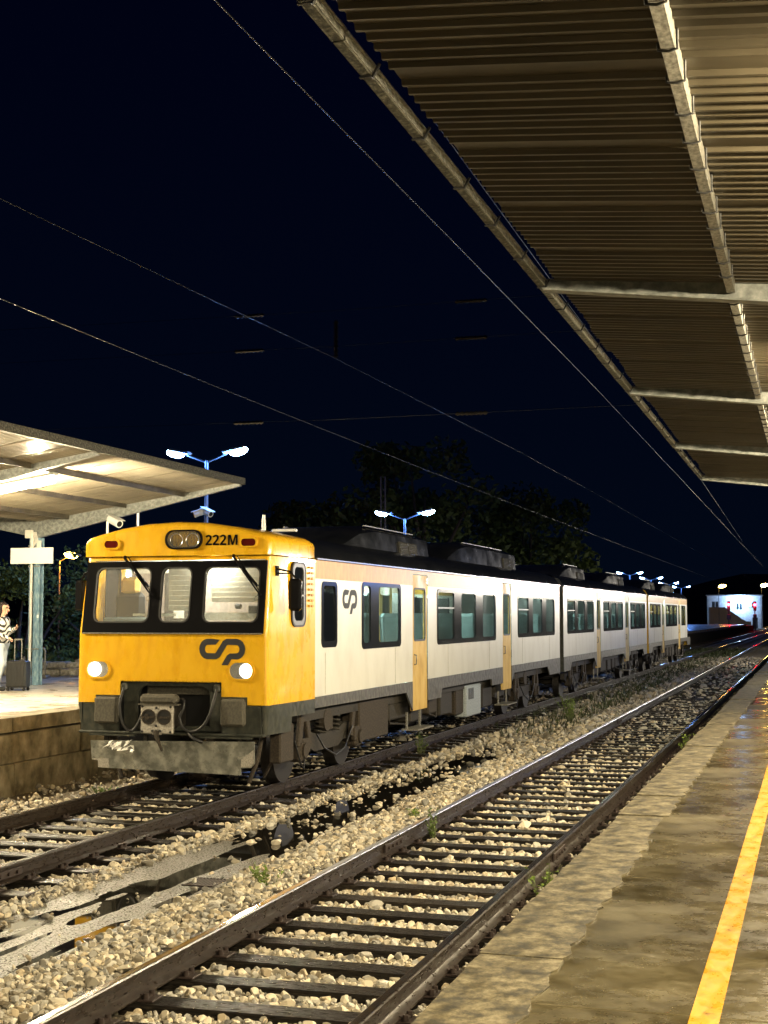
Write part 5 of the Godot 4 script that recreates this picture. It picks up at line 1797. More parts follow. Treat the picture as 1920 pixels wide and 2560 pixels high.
func lamp_posts() -> void:
	var blue := Color(0.36, 0.58, 1.0)
	var p := post_lamp("twin_lamp_post", "blue-white twin lamp post behind the train's front, nearest of its row", "twin lamp posts on the island platform", at_t(-15.6, 0, 34.4), IH, 6.38, -ANG, 0.86, true, M.led, blue, LED_E)
	post_lamp("twin_lamp_post", "blue-white twin lamp post above the dark roof of the leading railcar", "twin lamp posts on the island platform", at_t(-15.6, 0, 53.0), IH, 6.05, -ANG, 0.90, true, M.led, blue, LED_E)
	var far := [[-17.9, -146.0, "farther twin lamp post left of the three small blue lamps above the train's end"], [-18.0, -166.9, "small twin lamp post, second of the far row above the train's end"], [-18.6, -193.9, "tiny twin lamp post, third of the far row above the train's end"], [-19.3, -220.8, "tiny twin lamp post, last of the far row beyond the train's end"]]
	for f in far:
		post_lamp("twin_lamp_post", f[2], "twin lamp posts on the island platform", Vector3(f[0], 0, f[1]), IH, 6.35, 0.0, 1.0, true, M.led, blue, LED_E)
	# lamps on the nearer platform beyond its canopy, right of the picture: they light the far cars' sides
	var warm := Color(1.0, 0.96, 0.89)
	for q in [[36.0, warm, 46.0, M.tube_light], [51.0, blue, 12.0, M.led], [72.0, warm, 70.0, M.tube_light], [90.0, warm, 30.0, M.tube_light], [112.0, warm, 20.0, M.tube_light]]:
		post_lamp("platform_lamp", "single platform lamp beyond the nearer canopy, out of the picture on the right", "lamps on the nearer platform", Vector3(4.0, 0, -q[0]), PH, 4.0, 0.0, -0.9, false, q[3], q[1], q[2], 0.2, true)
	# two security cameras on the first post: things of their own
	for q in [[-1.0, "white bullet camera on the first twin lamp post pointing left"], [1.0, "white bullet camera on the first twin lamp post pointing down right"]]:
		var o := thing("security_camera", q[1], "camera", at_t(-15.6, 5.02, 34.4), -ANG, "bullet cameras")
		bullet_camera(o, q[0])
	var o := thing("security_camera", "white bullet camera beside the hanging rods, just above the train's roof", "camera", at_t(-13.86, 4.22, 26.06), -ANG, "bullet cameras")
	bullet_camera(o, 1.0)
	# sodium street lamps
	var amber := Color(1.0, 0.60, 0.16)
	post_lamp("street_lamp", "amber street lamp glowing between the white board and the train's cab", "amber street lamps", Vector3(-30.6, 0, -53.7), -0.62, 4.6, PI, -0.6, false, M.sodium, amber, 16.0, 0.32)
	post_lamp("street_lamp", "amber street lamp over the far white house, left of the brighter one", "amber street lamps", Vector3(-16.6, 0, -266.7), -0.62, 7.3, 0.0, 0.6, false, M.sodium, amber, 10.0, 0.7)
	post_lamp("street_lamp", "bright amber street lamp at the right picture edge far down the line", "amber street lamps", Vector3(-10.5, 0, -310.0), -0.62, 8.3, 0.0, 0.6, false, M.sodium_big, amber, 40.0, 0.8)

func bullet_camera(o: Node3D, s: float) -> void:
	var b := MB.new()
	var bs := Basis.from_euler(Vector3(0, -0.5 * s, -0.35 * s))
	b.tube([bs * Vector3(-s * 0.02, 0.03, 0.10), bs * Vector3(s * 0.34, 0.03, 0.10)], [0.085, 0.085], 12)
	b.box(bs * Vector3(s * 0.17, 0.115, 0.10), Vector3(0.44, 0.012, 0.19), bs, 0.004)
	part(b, "camera_body", M.camwhite, o)
	b = MB.new()
	b.tube([bs * Vector3(s * 0.34, 0.03, 0.10), bs * Vector3(s * 0.345, 0.03, 0.10)], 0.060, 12)
	part(b, "lens", M.lens_dark, o)
	b = MB.new()
	b.tube([Vector3(0, 0, 0.0), Vector3(0, 0, 0.06), bs * Vector3(0, 0.0, 0.10)], 0.03, 8)
	part(b, "bracket", M.camwhite, o)

# ============================================================ blob figures: tapered capsules joined by a smooth minimum, meshed as surface nets
func blob(b: MB, bones: Array, cell: float, k: float, paint: Callable) -> void:
	var lo := Vector3(1e9, 1e9, 1e9); var hi := -lo
	for q in bones:
		var r := maxf(q[2], q[3]) + cell * 3
		for p in [q[0], q[1]]:
			lo = lo.min(p - Vector3.ONE * r); hi = hi.max(p + Vector3.ONE * r)
	var nx := int((hi.x - lo.x) / cell) + 2; var ny := int((hi.y - lo.y) / cell) + 2; var nz := int((hi.z - lo.z) / cell) + 2
	var f := PackedFloat32Array(); f.resize(nx * ny * nz); f.fill(1.0)
	for q in bones:
		var a: Vector3 = q[0]; var d: Vector3 = q[1] - q[0]
		var dd := maxf(d.length_squared(), 1e-9)
		var m: float = maxf(q[2], q[3]) + k + cell * 2
		var l := ((a.min(q[1]) - Vector3.ONE * m - lo) / cell).floor(); var h := ((a.max(q[1]) + Vector3.ONE * m - lo) / cell).ceil()
		for z in range(maxi(0, int(l.z)), mini(nz, int(h.z) + 1)):
			for y in range(maxi(0, int(l.y)), mini(ny, int(h.y) + 1)):
				for x in range(maxi(0, int(l.x)), mini(nx, int(h.x) + 1)):
					var p := lo + Vector3(x, y, z) * cell
					var t := clampf((p - a).dot(d) / dd, 0, 1)
					var v: float = p.distance_to(a + d * t) - lerpf(q[2], q[3], t)
					var i := (z * ny + y) * nx + x
					var e := f[i]
					var w := maxf(k - absf(e - v), 0.0) / k
					f[i] = minf(e, v) - w * w * k * 0.25
	var at := {}
	var pos := PackedVector3Array()
	var off := [0, 1, nx, nx + 1, nx * ny, nx * ny + 1, nx * ny + nx, nx * ny + nx + 1]
	for z in nz - 1:
		for y in ny - 1:
			for x in nx - 1:
				var i := (z * ny + y) * nx + x
				var s0 := f[i] < 0
				var mixed := false
				for q in 8:
					if (f[i + off[q]] < 0) != s0:
						mixed = true
						break
				if not mixed: continue
				var sum := Vector3.ZERO; var cnt := 0
				for e in [[0, 1], [2, 3], [4, 5], [6, 7], [0, 2], [1, 3], [4, 6], [5, 7], [0, 4], [1, 5], [2, 6], [3, 7]]:
					var va := f[i + off[e[0]]]; var vb := f[i + off[e[1]]]
					if (va < 0) != (vb < 0):
						var t := va / (va - vb)
						var pa := Vector3(e[0] & 1, (e[0] >> 1) & 1, e[0] >> 2); var pb := Vector3(e[1] & 1, (e[1] >> 1) & 1, e[1] >> 2)
						sum += pa.lerp(pb, t); cnt += 1
				at[i] = pos.size()
				pos.append(lo + (Vector3(x, y, z) + sum / cnt) * cell)
	var step := [1, nx, nx * ny]
	b.colored = true
	var start := b.v.size()
	for z in range(1, nz - 1):
		for y in range(1, ny - 1):
			for x in range(1, nx - 1):
				var i := (z * ny + y) * nx + x
				for ax in 3:
					var va := f[i]; var vb := f[i + step[ax]]
					if (va < 0) == (vb < 0): continue
					var u: int = step[(ax + 1) % 3]; var w: int = step[(ax + 2) % 3]
					var ids := [i, i - u, i - u - w, i - w]
					var ok := true
					for q in ids:
						if not at.has(q): ok = false
					if not ok: continue
					var P := ids.map(func(q): return pos[at[q]])
					b.col = paint.call((P[0] + P[2]) * 0.5)
					if va < 0: b.quad(P[0], P[1], P[2], P[3])
					else: b.quad(P[0], P[3], P[2], P[1])

func person() -> void:
	var o := thing("person", "person in a striped jacket and pale jeans with a phone, beside the suitcase", "person", at_t(-15.09, IH, 23.9), -ANG)
	var V := func(x: float, y: float, z: float) -> Vector3: return Vector3(x, y, z)
	var skin := Color(0.50, 0.30, 0.21)
	var bones := [
		[V.call(0, 0.90, -0.075), V.call(0, 0.90, 0.075), 0.115, 0.115], [V.call(-0.03, 0.86, 0.0), V.call(0.0, 1.02, 0.0), 0.115, 0.105],
		[V.call(0.0, 1.0, -0.05), V.call(0.01, 1.24, -0.07), 0.115, 0.12], [V.call(0.0, 1.0, 0.05), V.call(0.01, 1.24, 0.07), 0.115, 0.12],
		[V.call(0, 1.33, -0.14), V.call(0, 1.33, 0.14), 0.062, 0.062], [V.call(0.0, 1.36, 0), V.call(0.03, 1.47, 0), 0.055, 0.048],
		[V.call(0, 0.87, 0.085), V.call(0.06, 0.49, 0.09), 0.098, 0.066], [V.call(0.06, 0.49, 0.09), V.call(-0.02, 0.09, 0.09), 0.066, 0.048],
		[V.call(0, 0.87, -0.085), V.call(-0.02, 0.49, -0.09), 0.098, 0.066], [V.call(-0.02, 0.49, -0.09), V.call(-0.14, 0.09, -0.09), 0.066, 0.048],
		[V.call(-0.04, 0.045, 0.09), V.call(0.13, 0.035, 0.10), 0.045, 0.036], [V.call(-0.16, 0.045, -0.09), V.call(0.01, 0.035, -0.10), 0.045, 0.036],
		[V.call(0, 1.33, 0.16), V.call(-0.03, 1.10, 0.21), 0.062, 0.052], [V.call(-0.03, 1.10, 0.21), V.call(0.24, 1.005, 0.16), 0.052, 0.038],
		[V.call(0, 1.33, -0.16), V.call(0.02, 1.10, -0.19), 0.062, 0.052], [V.call(0.02, 1.10, -0.19), V.call(0.24, 1.17, -0.09), 0.052, 0.038],
		[V.call(0.03, 1.47, 0.0), V.call(0.035, 1.55, 0.0), 0.05, 0.08]]
	var paint := func(p: Vector3) -> Color:
		if p.y > 1.405: return skin
		if p.y < 0.075: return Color(0.02, 0.02, 0.02)
		if p.y < 0.90 and p.x < 0.20: return Color(0.46, 0.50, 0.56)
		var s := sin((p.x * 0.9 + p.y * 0.55 + p.z * 0.4) * 105.0)
		return Color(0.72, 0.70, 0.66) if s > -0.1 else Color(0.03, 0.03, 0.03)
	var b := MB.new()
	blob(b, bones, 0.0125, 0.05, paint)
	# head: skull, jaw, nose, chin, ears, brow
	var hc := V.call(0.045, 1.555, 0.0)
	var head := [[hc + V.call(-0.03, 0.02, 0), hc + V.call(0.01, 0.025, 0), 0.088, 0.085], [hc + V.call(0.02, -0.03, 0), hc + V.call(0.045, -0.075, 0), 0.066, 0.038],
		[hc + V.call(0.085, 0.0, 0), hc + V.call(0.112, -0.028, 0), 0.010, 0.014], [hc + V.call(0.07, 0.03, -0.03), hc + V.call(0.07, 0.03, 0.03), 0.022, 0.022],
		[hc + V.call(0.082, -0.055, -0.016), hc + V.call(0.082, -0.055, 0.016), 0.011, 0.011], [hc + V.call(-0.005, -0.02, 0.083), hc + V.call(-0.01, 0.01, 0.088), 0.012, 0.016],
		[hc + V.call(-0.005, -0.02, -0.083), hc + V.call(-0.01, 0.01, -0.088), 0.012, 0.016], [hc + V.call(-0.02, -0.12, 0), hc + V.call(0.0, -0.04, 0), 0.048, 0.05]]
	blob(b, head, 0.006, 0.016, func(p: Vector3) -> Color:
		var q: Vector3 = p - hc
		if q.x > 0.07 and absf(q.y + 0.055) < 0.010 and absf(q.z) < 0.024: return Color(0.40, 0.10, 0.09)
		if q.x > 0.055 and absf(q.y - 0.008) < 0.008 and absf(absf(q.z) - 0.032) < 0.014: return Color(0.03, 0.02, 0.02)
		if q.x > 0.055 and absf(q.y - 0.032) < 0.005 and absf(absf(q.z) - 0.032) < 0.02: return Color(0.03, 0.02, 0.015)
		return skin)
	# hands: palm, four fingers and a thumb, closed on the handle and on the phone
	for h in [[V.call(0.24, 1.005, 0.16), V.call(0.32, 0.975, 0.135), 1.0], [V.call(0.24, 1.17, -0.09), V.call(0.31, 1.20, -0.06), -1.0]]:
		var w: Vector3 = h[0]; var e: Vector3 = h[1]; var sd: float = h[2]
		var dir := (e - w).normalized()
		var across := Vector3(0, 0, 1) if sd > 0 else Vector3(0.25, 0.1, 0.95).normalized()
		var dn := dir.cross(across).normalized()
		if dn.y > 0: dn = -dn
		if sd < 0: dn = -dn
		var hb := [[w, w + dir * 0.05 + across * 0.018, 0.026, 0.020], [w, w + dir * 0.05 - across * 0.018, 0.026, 0.020]]
		for q in 4:
			var r0: Vector3 = w + dir * 0.055 + across * (-0.03 + q * 0.02)
			var ln: float = [0.040, 0.048, 0.044, 0.034][q]
			var k1 := r0 + dir * ln * 0.8 + dn * ln * 0.25
			var k2 := k1 + dn * ln * 0.75 + dir * ln * 0.1
			hb.append([r0, k1, 0.0092, 0.0085]); hb.append([k1, k2, 0.0085, 0.0072])
		var th: Vector3 = w + dir * 0.02 - across * 0.03
		hb.append([th, th + dir * 0.035 - across * 0.012 + dn * 0.012, 0.011, 0.0095])
		hb.append([th + dir * 0.035 - across * 0.012 + dn * 0.012, th + dir * 0.062 + dn * 0.025, 0.0095, 0.008])
		blob(b, hb, 0.0042, 0.007, func(_p): return skin)
	b.soften(70)
	part(b, "body", M.cloth, o)
	# hair: a dark shoulder-length mass behind the face
	b = MB.new()
	var hair := [[hc + V.call(-0.035, 0.045, 0), hc + V.call(-0.01, 0.055, 0), 0.092, 0.078], [hc + V.call(-0.06, 0.02, -0.04), hc + V.call(-0.09, -0.16, -0.06), 0.075, 0.05], [hc + V.call(-0.06, 0.02, 0.04), hc + V.call(-0.085, -0.17, 0.06), 0.075, 0.05], [hc + V.call(-0.03, 0.04, 0.06), hc + V.call(-0.03, -0.09, 0.088), 0.05, 0.03], [hc + V.call(-0.03, 0.04, -0.06), hc + V.call(-0.03, -0.09, -0.088), 0.05, 0.03], [hc + V.call(0.03, 0.085, 0.0), hc + V.call(0.055, 0.07, 0.03), 0.028, 0.02]]
	blob(b, hair, 0.010, 0.03, func(_p): return Color(0.016, 0.010, 0.008))
	b.soften(70)
	part(b, "hair", M.cloth, o)
	var ph := MB.new()
	ph.box(Vector3.ZERO, Vector3(0.075, 0.15, 0.009), Basis(), 0.003)
	var po := part(ph, "phone", M.black, self)
	tag(po, "dark phone held up in the person's hand", "phone")
	po.position = at_t(-15.09 + 0.345, IH + 1.225, 23.9 + 0.055)
	po.rotation = Vector3(-0.9, -1.2, 0.3)

func island_things() -> void:
	person()
	# suitcase
	var o := thing("suitcase", "black upright wheeled suitcase with its handle drawn out", "suitcase", at_t(-14.72, IH, 23.92), -ANG + 0.15)
	var b := MB.new()
	b.box(Vector3(0, 0.315, 0), Vector3(0.40, 0.51, 0.26), Basis(), 0.03)
	var sh := part(b, "shell", M.suit, o)
	for k in 6:
		b = MB.new()
		b.box(Vector3(-0.15 + k * 0.06, 0.315, 0.131), Vector3(0.022, 0.42, 0.008), Basis(), 0.003)
		part(b, "rib", M.suit, sh)
	b = MB.new()
	b.box(Vector3(-0.06, 0.315, 0.0), Vector3(0.012, 0.518, 0.268), Basis(), 0.003)
	part(b, "zip", M.darkmetal, sh)
	for q in [[-0.16, 0.1], [0.16, 0.1], [-0.16, -0.1], [0.16, -0.1]]:
		b = MB.new()
		b.tube([Vector3(q[0], 0.03, q[1] - 0.014), Vector3(q[0], 0.03, q[1] + 0.014)], 0.03, 12)
		b.box(Vector3(q[0], 0.052, q[1]), Vector3(0.035, 0.02, 0.04))
		part(b, "wheel", M.rubber, o)
	b = MB.new()
	for x in [-0.12, 0.02]:
		b.tube([Vector3(x, 0.55, -0.10), Vector3(x, 0.965, -0.10)], 0.010, 8)
	b.tube([Vector3(-0.13, 0.968, -0.10), Vector3(0.03, 0.968, -0.10)], 0.016, 8)
	part(b, "pull_handle", M.galv, o)
	# white board fixed across the column
	o = thing("name_board", "blank-looking white board fixed across the pale blue column", "sign", at_t(-15.62, 0, 25.80), -ANG)
	b = MB.new()
	b.box(Vector3(0, 3.515, -0.02), Vector3(0.99, 0.33, 0.03), Basis(), 0.004)
	part(b, "panel", M.signwhite, o)
	b = MB.new()
	b.box(Vector3(0.16, 3.75, -0.03), Vector3(0.09, 0.15, 0.05), Basis(), 0.006)
	part(b, "junction_box", M.pvc, o)
	b = MB.new()
	for y in [3.40, 3.63]: b.box(Vector3(0, y, -0.045), Vector3(0.5, 0.03, 0.02))
	part(b, "strap", M.galv, o)
	# weathered post left of the board
	o = thing("wooden_post", "weathered brown post with a short crossarm left of the column", "post", Vector3(-18.9, IH, -29.2), 0.1)
	b = MB.new()
	b.tube([Vector3(0, 0, 0), Vector3(0.02, 1.2, 0), Vector3(0, 2.75, 0)], [0.05, 0.045, 0.035], 7)
	part(b, "shaft", M.rusty, o)
	b = MB.new()
	b.box(Vector3(-0.15, 2.72, 0), Vector3(0.6, 0.05, 0.05), Basis.from_euler(Vector3(0, 0, -0.04)), 0.006)
	part(b, "crossarm", M.rusty, o)
	# low broken stone wall and a small rail across the platform behind
	o = thing("rubble_wall", "low pale rubble wall behind the blue column with broken stones on top", "wall", Vector3(0, IH, 0), 0.0)
	var r := RandomNumberGenerator.new()
	r.seed = 44
	for row in 2:
		var x := -19.6 + row * 0.2
		while x < -14.6:
			var w := r.randf_range(0.28, 0.62)
			b = MB.new()
			b.box(Vector3(x + w / 2, 0.09 + row * 0.17, -30.0 + r.randf_range(-0.03, 0.03)), Vector3(w - 0.02, 0.165 + r.randf_range(-0.02, 0.0), 0.34), Basis.from_euler(Vector3(r.randf_range(-0.05, 0.05), r.randf_range(-0.06, 0.06), r.randf_range(-0.04, 0.04))), 0.03)
			part(b, "stone", M.rubble, o)
			if row == 1 and r.randf() < 0.35:
				b = MB.new()
				b.tube([Vector3(x + w / 2, 0.33, -30.0), Vector3(x + w / 2 + 0.05, 0.37 + r.randf() * 0.14, -30.0)], [0.10, 0.02], 5)
				part(b, "stone", M.rubble, o)
			x += w
	o = thing("handrail", "small bent metal handrail beside the blue column", "handrail", Vector3(-16.85, IH, -28.9), 0.0)
	b = MB.new()
	b.tube([Vector3(-0.12, 0, 0), Vector3(-0.12, 0.62, 0), Vector3(-0.08, 0.68, 0), Vector3(0.02, 0.68, 0), Vector3(0.06, 0.62, 0), Vector3(0.06, 0, 0)], 0.022, 8)
	part(b, "tube", M.galv, o)
	b = MB.new()
	b.tube([Vector3(-0.03, 0, 0.03), Vector3(-0.03, 0.64, 0.03)], 0.018, 8)
	b.box(Vector3(-0.03, 0.03, 0), Vector3(0.34, 0.06, 0.2), Basis(), 0.01)
	part(b, "foot", M.galv, o)
	# small thrown-away things by the near rail
	o = thing("broken_batten", "short pale broken batten leaning on the near rail by the platform edge", "batten", Vector3(-2.26, -0.10, -7.15), 0.5)
	b = MB.new()
	b.box(Vector3(0, 0.02, 0), Vector3(0.09, 0.03, 0.26), Basis.from_euler(Vector3(0.25, 0, 0.35)), 0.006)
	part(b, "plank", M.plate, o)
	for k in 4:
		b = MB.new()
		b.box(Basis.from_euler(Vector3(0.25, 0, 0.35)) * Vector3(0, 0.017, -0.09 + k * 0.055) + Vector3(0, 0.02, 0), Vector3(0.085, 0.008, 0.03), Basis.from_euler(Vector3(0.25, 0, 0.35)), 0.002)
		part(b, "rib", M.plate, o)

# ============================================================ plants
func leaf(b: MB, p: Vector3, s: float, r: RandomNumberGenerator) -> void:
	var u := Vector3(r.randf_range(-1, 1), r.randf_range(-0.7, 0.9), r.randf_range(-1, 1)).normalized() * s
	var w := u.cross(Vector3(r.randf_range(-1, 1), r.randf_range(-1, 1), r.randf_range(-1, 1))).normalized() * s * 0.45
	b.quad(p - u * 0.5, p + w * 0.5, p + u * 0.5, p - w * 0.5)

func leafy(called: String, label: String, cat: String, group: String, at: Vector3, h: float, rad: float, n: int, ls: float, dark: Color, light: Color, sd: int) -> void:
	var o := thing(called, label, cat, at, 0.0, group)
	var r := RandomNumberGenerator.new()
	r.seed = sd
	var b := MB.new()
	var trunk := h * 0.35
	b.tube([Vector3.ZERO, Vector3(0.05, trunk * 0.6, 0), Vector3(-0.05, trunk * 1.2, 0.05), Vector3(0.1, h * 0.75, 0)], [rad * 0.09, rad * 0.07, rad * 0.05, rad * 0.01], 7)
	var clumps := []
	for k in 26:
		var a := r.randf() * TAU
		var y := r.randf_range(0.22, 0.95)
		var e := sqrt(maxf(0.05, 1.0 - pow((y - 0.52) / 0.52, 2.0)))
		var d := rad * e * sqrt(r.randf()) * 0.92
		var c := Vector3(cos(a) * d, y * h, sin(a) * d)
		clumps.append([c, rad * r.randf_range(0.20, 0.38)])
		if k < 9: b.tube([Vector3(0, trunk * r.randf_range(0.4, 1.2), 0), c * 0.6 + Vector3(0, h * 0.12, 0), c], [rad * 0.035, rad * 0.02, rad * 0.006], 5)
	part(b, "trunk", M.bark, o)
	b = MB.new()
	b.colored = true
	for k in n:
		var c = clumps[r.randi() % clumps.size()]
		var v: Vector3 = Vector3(r.randfn(), r.randfn() * 0.8, r.randfn()).normalized() * c[1] * pow(r.randf(), 0.4)
		b.col = dark.lerp(light, r.randf())
		leaf(b, c[0] + v, ls * r.randf_range(0.6, 1.3), r)
	part(b, "crown", M.leaf, o)

func weed(label: String, at: Vector3, h: float, spread: float, n: int, colr: Color, sd: int) -> void:
	var o := thing("weed", label, "weed", at, 0.0, "weeds along the tracks")
	var r := RandomNumberGenerator.new()
	r.seed = sd
	var st := MB.new(); var lv := MB.new()
	lv.colored = true
	for k in n:
		var a := r.randf() * TAU
		var d := spread * r.randf()
		var p := Vector3(cos(a) * d * 0.3, -0.03, sin(a) * d * 0.3)
		var q := Vector3(cos(a) * d, h * r.randf_range(0.5, 1.0), sin(a) * d)
		var m := p.lerp(q, 0.55) + Vector3(0, h * 0.1, 0)
		st.tube([p, m, q], [0.004, 0.003, 0.0015], 4)
		for j in 12:
			var t := r.randf_range(0.15, 1.0)
			var c := p.lerp(m, t * 2.0) if t < 0.5 else m.lerp(q, t * 2.0 - 1.0)
			var g := r.randf_range(0.6, 1.25)
			lv.col = Color(colr.r * g, colr.g * g, colr.b * g)
			leaf(lv, c + Vector3(r.randf_range(-1, 1), r.randf_range(-0.6, 0.6), r.randf_range(-1, 1)) * 0.02, 0.045 * r.randf_range(0.6, 1.3), r)
	part(st, "stalks", M.stalk, o)
	part(lv, "leaves", M.leaf, o)

func vegetation() -> void:
	M.stalk = plain(0.10, 0.12, 0.04, 0.7)
	var dk := Color(0.032, 0.050, 0.011); var lt := Color(0.11, 0.15, 0.032)
	var sh := [[-21.9, -36.2, 4.4, 2.0, "bushy tree behind the island platform between the blue column and the cab"], [-24.6, -38.0, 4.2, 2.1, "dark bushy tree behind the blue column on the island platform"], [-20.6, -39.5, 4.9, 2.1, "bushy tree close behind the train's left cab mirror"], [-27.6, -38.5, 3.8, 2.0, "dark bushy tree at the left picture edge behind the person"]]
	for k in sh.size():
		var s = sh[k]
		leafy("bushy_tree", s[4], "tree", "trees behind the island platform", Vector3(s[0], -0.62, s[1]), s[2], s[3], 5200, 0.17, dk, lt, 300 + k)
	var big := [[-23.6, -86.8, 13.8, 6.0, "big dark tree behind the second twin lamp post"], [-31.0, -88.0, 10.0, 5.0, "dark tree left of the big one in the night sky"], [-19.5, -101.0, 11.5, 5.5, "dark tree right of the big one behind the train roof"], [-30.0, -140.0, 13.0, 7.0, "far dark tree above the train's middle car"]]
	for k in big.size():
		var s = big[k]
		leafy("tall_tree", s[4], "tree", "tall dark trees beyond the island platform", Vector3(s[0], -0.62, s[1]), s[2], s[3], 6500, 0.55, dk, lt, 500 + k)
	var g1 := Color(0.16, 0.24, 0.035); var g2 := Color(0.07, 0.11, 0.02)
	weed("bright green leafy weed between the near rail and the platform edge", Vector3(-2.22, -0.20, -12.2), 0.42, 0.20, 16, g1, 1)
	weed("thin brownish weed on the far rail of the near track", Vector3(-4.12, -0.20, -15.6), 0.34, 0.13, 9, g2, 2)
	weed("pale green weed in the stones left of the near track", Vector3(-4.85, -0.20, -12.4), 0.30, 0.20, 12, g1, 3)
	weed("small green weed in the stones beside the near track, farther along", Vector3(-4.75, -0.20, -17.0), 0.14, 0.10, 9, g1, 4)
	weed("broad green bush of weeds between the two tracks", Vector3(-5.6, -0.20, -34.0), 0.62, 0.45, 40, g1, 5)
	weed("green weed between rail and platform edge farther along", Vector3(-2.2, -0.20, -26.0), 0.40, 0.16, 14, g1, 6)
	weed("low weed under the left end of the snow plough", at_t(-9.35, -0.2, 17.4), 0.22, 0.26, 22, g2, 7)
	weed("thin dry weed beside the train's rail below the first door", at_t(-7.0, -0.2, 24.8), 0.40, 0.18, 12, g2, 8)
	weed("tiny bright weed among the nearest stones at the bottom picture edge", Vector3(-3.2, -0.20, -7.75), 0.09, 0.07, 6, g1, 9)
	# rough grass spreading between the tracks farther off
	var r := RandomNumberGenerator.new()
	r.seed = 71
	var b := MB.new()
	b.colored = true
	for k in 7000:
		var t := 29.0 + pow(r.randf(), 0.8) * 80.0
		var X := -5.9 + r.randfn() * 0.75 + t * ANG * 0.5
		if t > 78: X = r.randf_range(-10.0, -4.6)
		if absf(absf(X + 3.4) - 0.868) < 0.1: continue
		var h := r.randf_range(0.06, 0.24)
		var a := r.randf() * TAU
		var p := Vector3(X, -0.26, -t)
		var w := Vector3(cos(a), 0, sin(a)) * 0.012 * (1.0 + t / 40.0)
		var tip := p + Vector3(r.randf_range(-0.1, 0.1), h, r.randf_range(-0.1, 0.1))
		var g := r.randf_range(0.5, 1.2)
		b.col = Color(0.045 * g, 0.060 * g, 0.016 * g)
		b.tri(p - w, p + w, tip)
	tag(part(b, "grass", M.leaf, self), "rough dark grass growing between the tracks beyond the first car", "grass", "", "stuff")

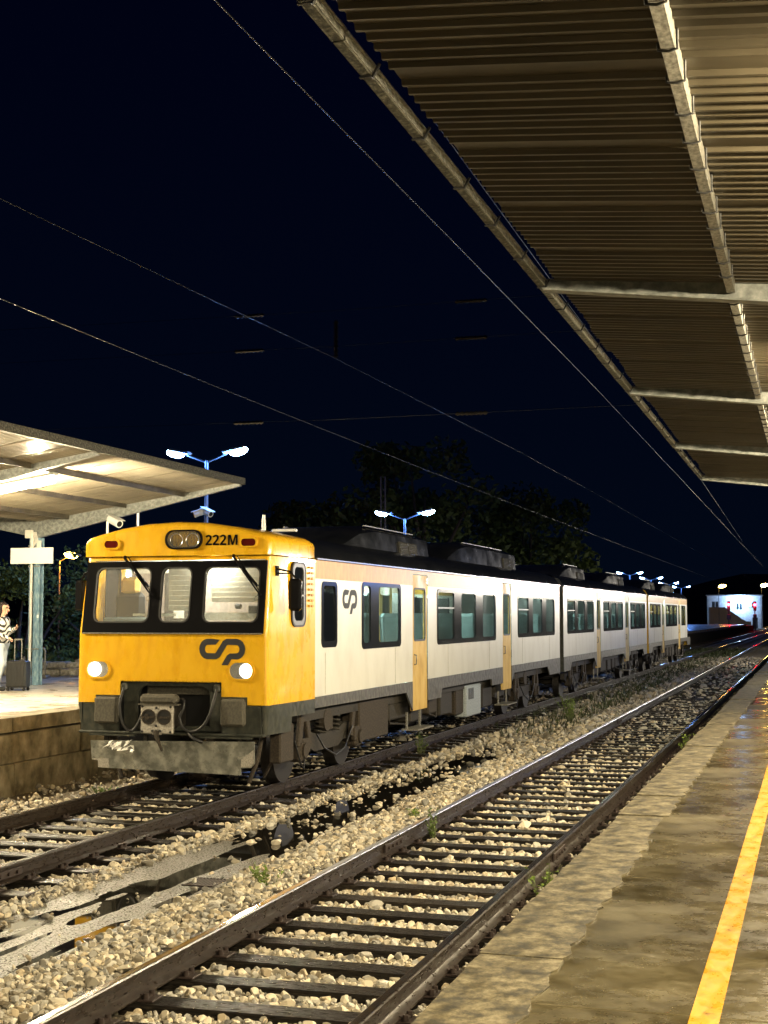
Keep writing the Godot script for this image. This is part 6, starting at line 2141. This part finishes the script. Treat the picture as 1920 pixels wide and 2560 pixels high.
# ============================================================ far end of the station
func far_end() -> void:
	# white house with an outside stair
	var o := thing("white_house", "floodlit white house with an outside stair far down the line", "house", Vector3(-14.6, -0.62, -284.0), 0.0)
	var b := MB.new()
	b.holed(-5.2, 0.0, 4.9, 6.6, [[-4.4, 3.9, -3.2, 5.5], [0.2, 3.9, 1.3, 5.2], [3.2, 0.2, 4.2, 2.4]], Vector3.ZERO, Vector3.RIGHT, Vector3.UP)
	b.box(Vector3(-5.2, 3.3, -4.0), Vector3(0.2, 6.6, 8.0))
	b.box(Vector3(4.9, 3.3, -4.0), Vector3(0.2, 6.6, 8.0))
	b.box(Vector3(-0.15, 3.3, -8.0), Vector3(10.0, 6.6, 0.2))
	part(b, "wall", M.housewall, o)
	b = MB.new()
	b.box(Vector3(-0.15, 6.7, -4.0), Vector3(10.8, 0.22, 8.8), Basis(), 0.03)
	part(b, "roof", M.stair, o)
	for w in [[-4.4, 3.9, -3.2, 5.5], [0.2, 3.9, 1.3, 5.2]]:
		b = MB.new()
		b.box(Vector3((w[0] + w[2]) / 2, (w[1] + w[3]) / 2, -0.2), Vector3(w[2] - w[0], w[3] - w[1], 0.02))
		var pn := part(b, "window", M.glass, o)
		b = MB.new()
		b.box(Vector3((w[0] + w[2]) / 2, (w[1] + w[3]) / 2, -0.16), Vector3(0.08, w[3] - w[1], 0.06))
		part(b, "mullion", M.signwhite, pn)
	b = MB.new()
	b.box(Vector3(3.7, 1.3, -0.2), Vector3(1.0, 2.2, 0.05))
	part(b, "door", M.darkmetal, o)
	b = MB.new()
	b.extrude(PackedVector2Array([Vector2(-4.9, 0.0), Vector2(3.0, 0.0), Vector2(3.0, 1.6), Vector2(2.0, 1.7), Vector2(-1.9, 4.4), Vector2(-4.9, 4.4)]), Vector3(0, 0, 1.5), Vector3.RIGHT, Vector3.UP, 0.25)
	part(b, "stair_wall", M.stair, o)
	b = MB.new()
	b.box(Vector3(2.6, 4.9, 0.08), Vector3(1.0, 0.9, 0.08))
	part(b, "white_sign_board", M.signwhite, o)
	b = MB.new()
	b.box(Vector3(0.9, 6.0, 0.5), Vector3(0.6, 0.3, 0.3), Basis(), 0.05)
	var fl := part(b, "floodlight", M.led_big, o)
	omni(fl, Vector3(0.9, 5.7, 1.2), Color(0.62, 0.78, 1.0), 45.0, 0.2, 120.0)
	# signals
	for s in [[-12.6, -226.0, "red signal on a dark post left of the far white house"], [-9.0, -234.0, "red signal on a dark post in front of the far white house, right one"]]:
		o = thing("rail_signal", s[2], "signal", Vector3(s[0], -0.62, s[1]), 0.0, "red signals")
		b = MB.new()
		b.tube([Vector3.ZERO, Vector3(0, 3.7, 0)], 0.09, 8)
		part(b, "post", M.darkmetal, o)
		b = MB.new()
		b.box(Vector3(0, 4.3, 0), Vector3(0.5, 1.5, 0.25), Basis(), 0.06)
		b.box(Vector3(0, 2.6, 0), Vector3(0.55, 0.8, 0.35), Basis(), 0.04)
		part(b, "signal_head", M.darkmetal, o)
		b = MB.new()
		b.tube([Vector3(0, 4.5, 0.13), Vector3(0, 4.5, 0.22)], 0.22, 14)
		part(b, "signal_lamp", M.redlamp, o)
		omni(o, Vector3(0, 4.5, 0.45), Color(1.0, 0.05, 0.06), 5.0, 0.1)
	# lineside cabinet on the island end
	o = thing("relay_cabinet", "pale upright relay cabinet beyond the last railcar", "cabinet", Vector3(-11.8, IH, -120.0), 0.0)
	b = MB.new()
	b.box(Vector3(0, 0.9, 0), Vector3(0.5, 1.8, 0.5), Basis(), 0.02)
	part(b, "case", M.housewall, o)
	b = MB.new()
	b.box(Vector3(0, 1.84, 0), Vector3(0.6, 0.06, 0.6), Basis(), 0.01)
	part(b, "lid", M.stair, o)
	# ridge of hills behind everything
	b = MB.new()
	var prev := []
	for k in 61:
		var x := -420.0 + k * 11.0
		var hh := 16.0 + 9.0 * sin(x * 0.011 + 0.6) + 4.0 * sin(x * 0.043) + 1.6 * sin(x * 0.17)
		var cur := [Vector3(x, -0.65, -430), Vector3(x, hh * 0.55, -470), Vector3(x, hh, -520), Vector3(x, -0.65, -640)]
		if k > 0:
			for i in 3: b.quad(prev[i], cur[i], cur[i + 1], prev[i + 1])
		prev = cur
	b.soften(60)
	part(b, "hills", M.ground, self).set_meta("kind", "structure")
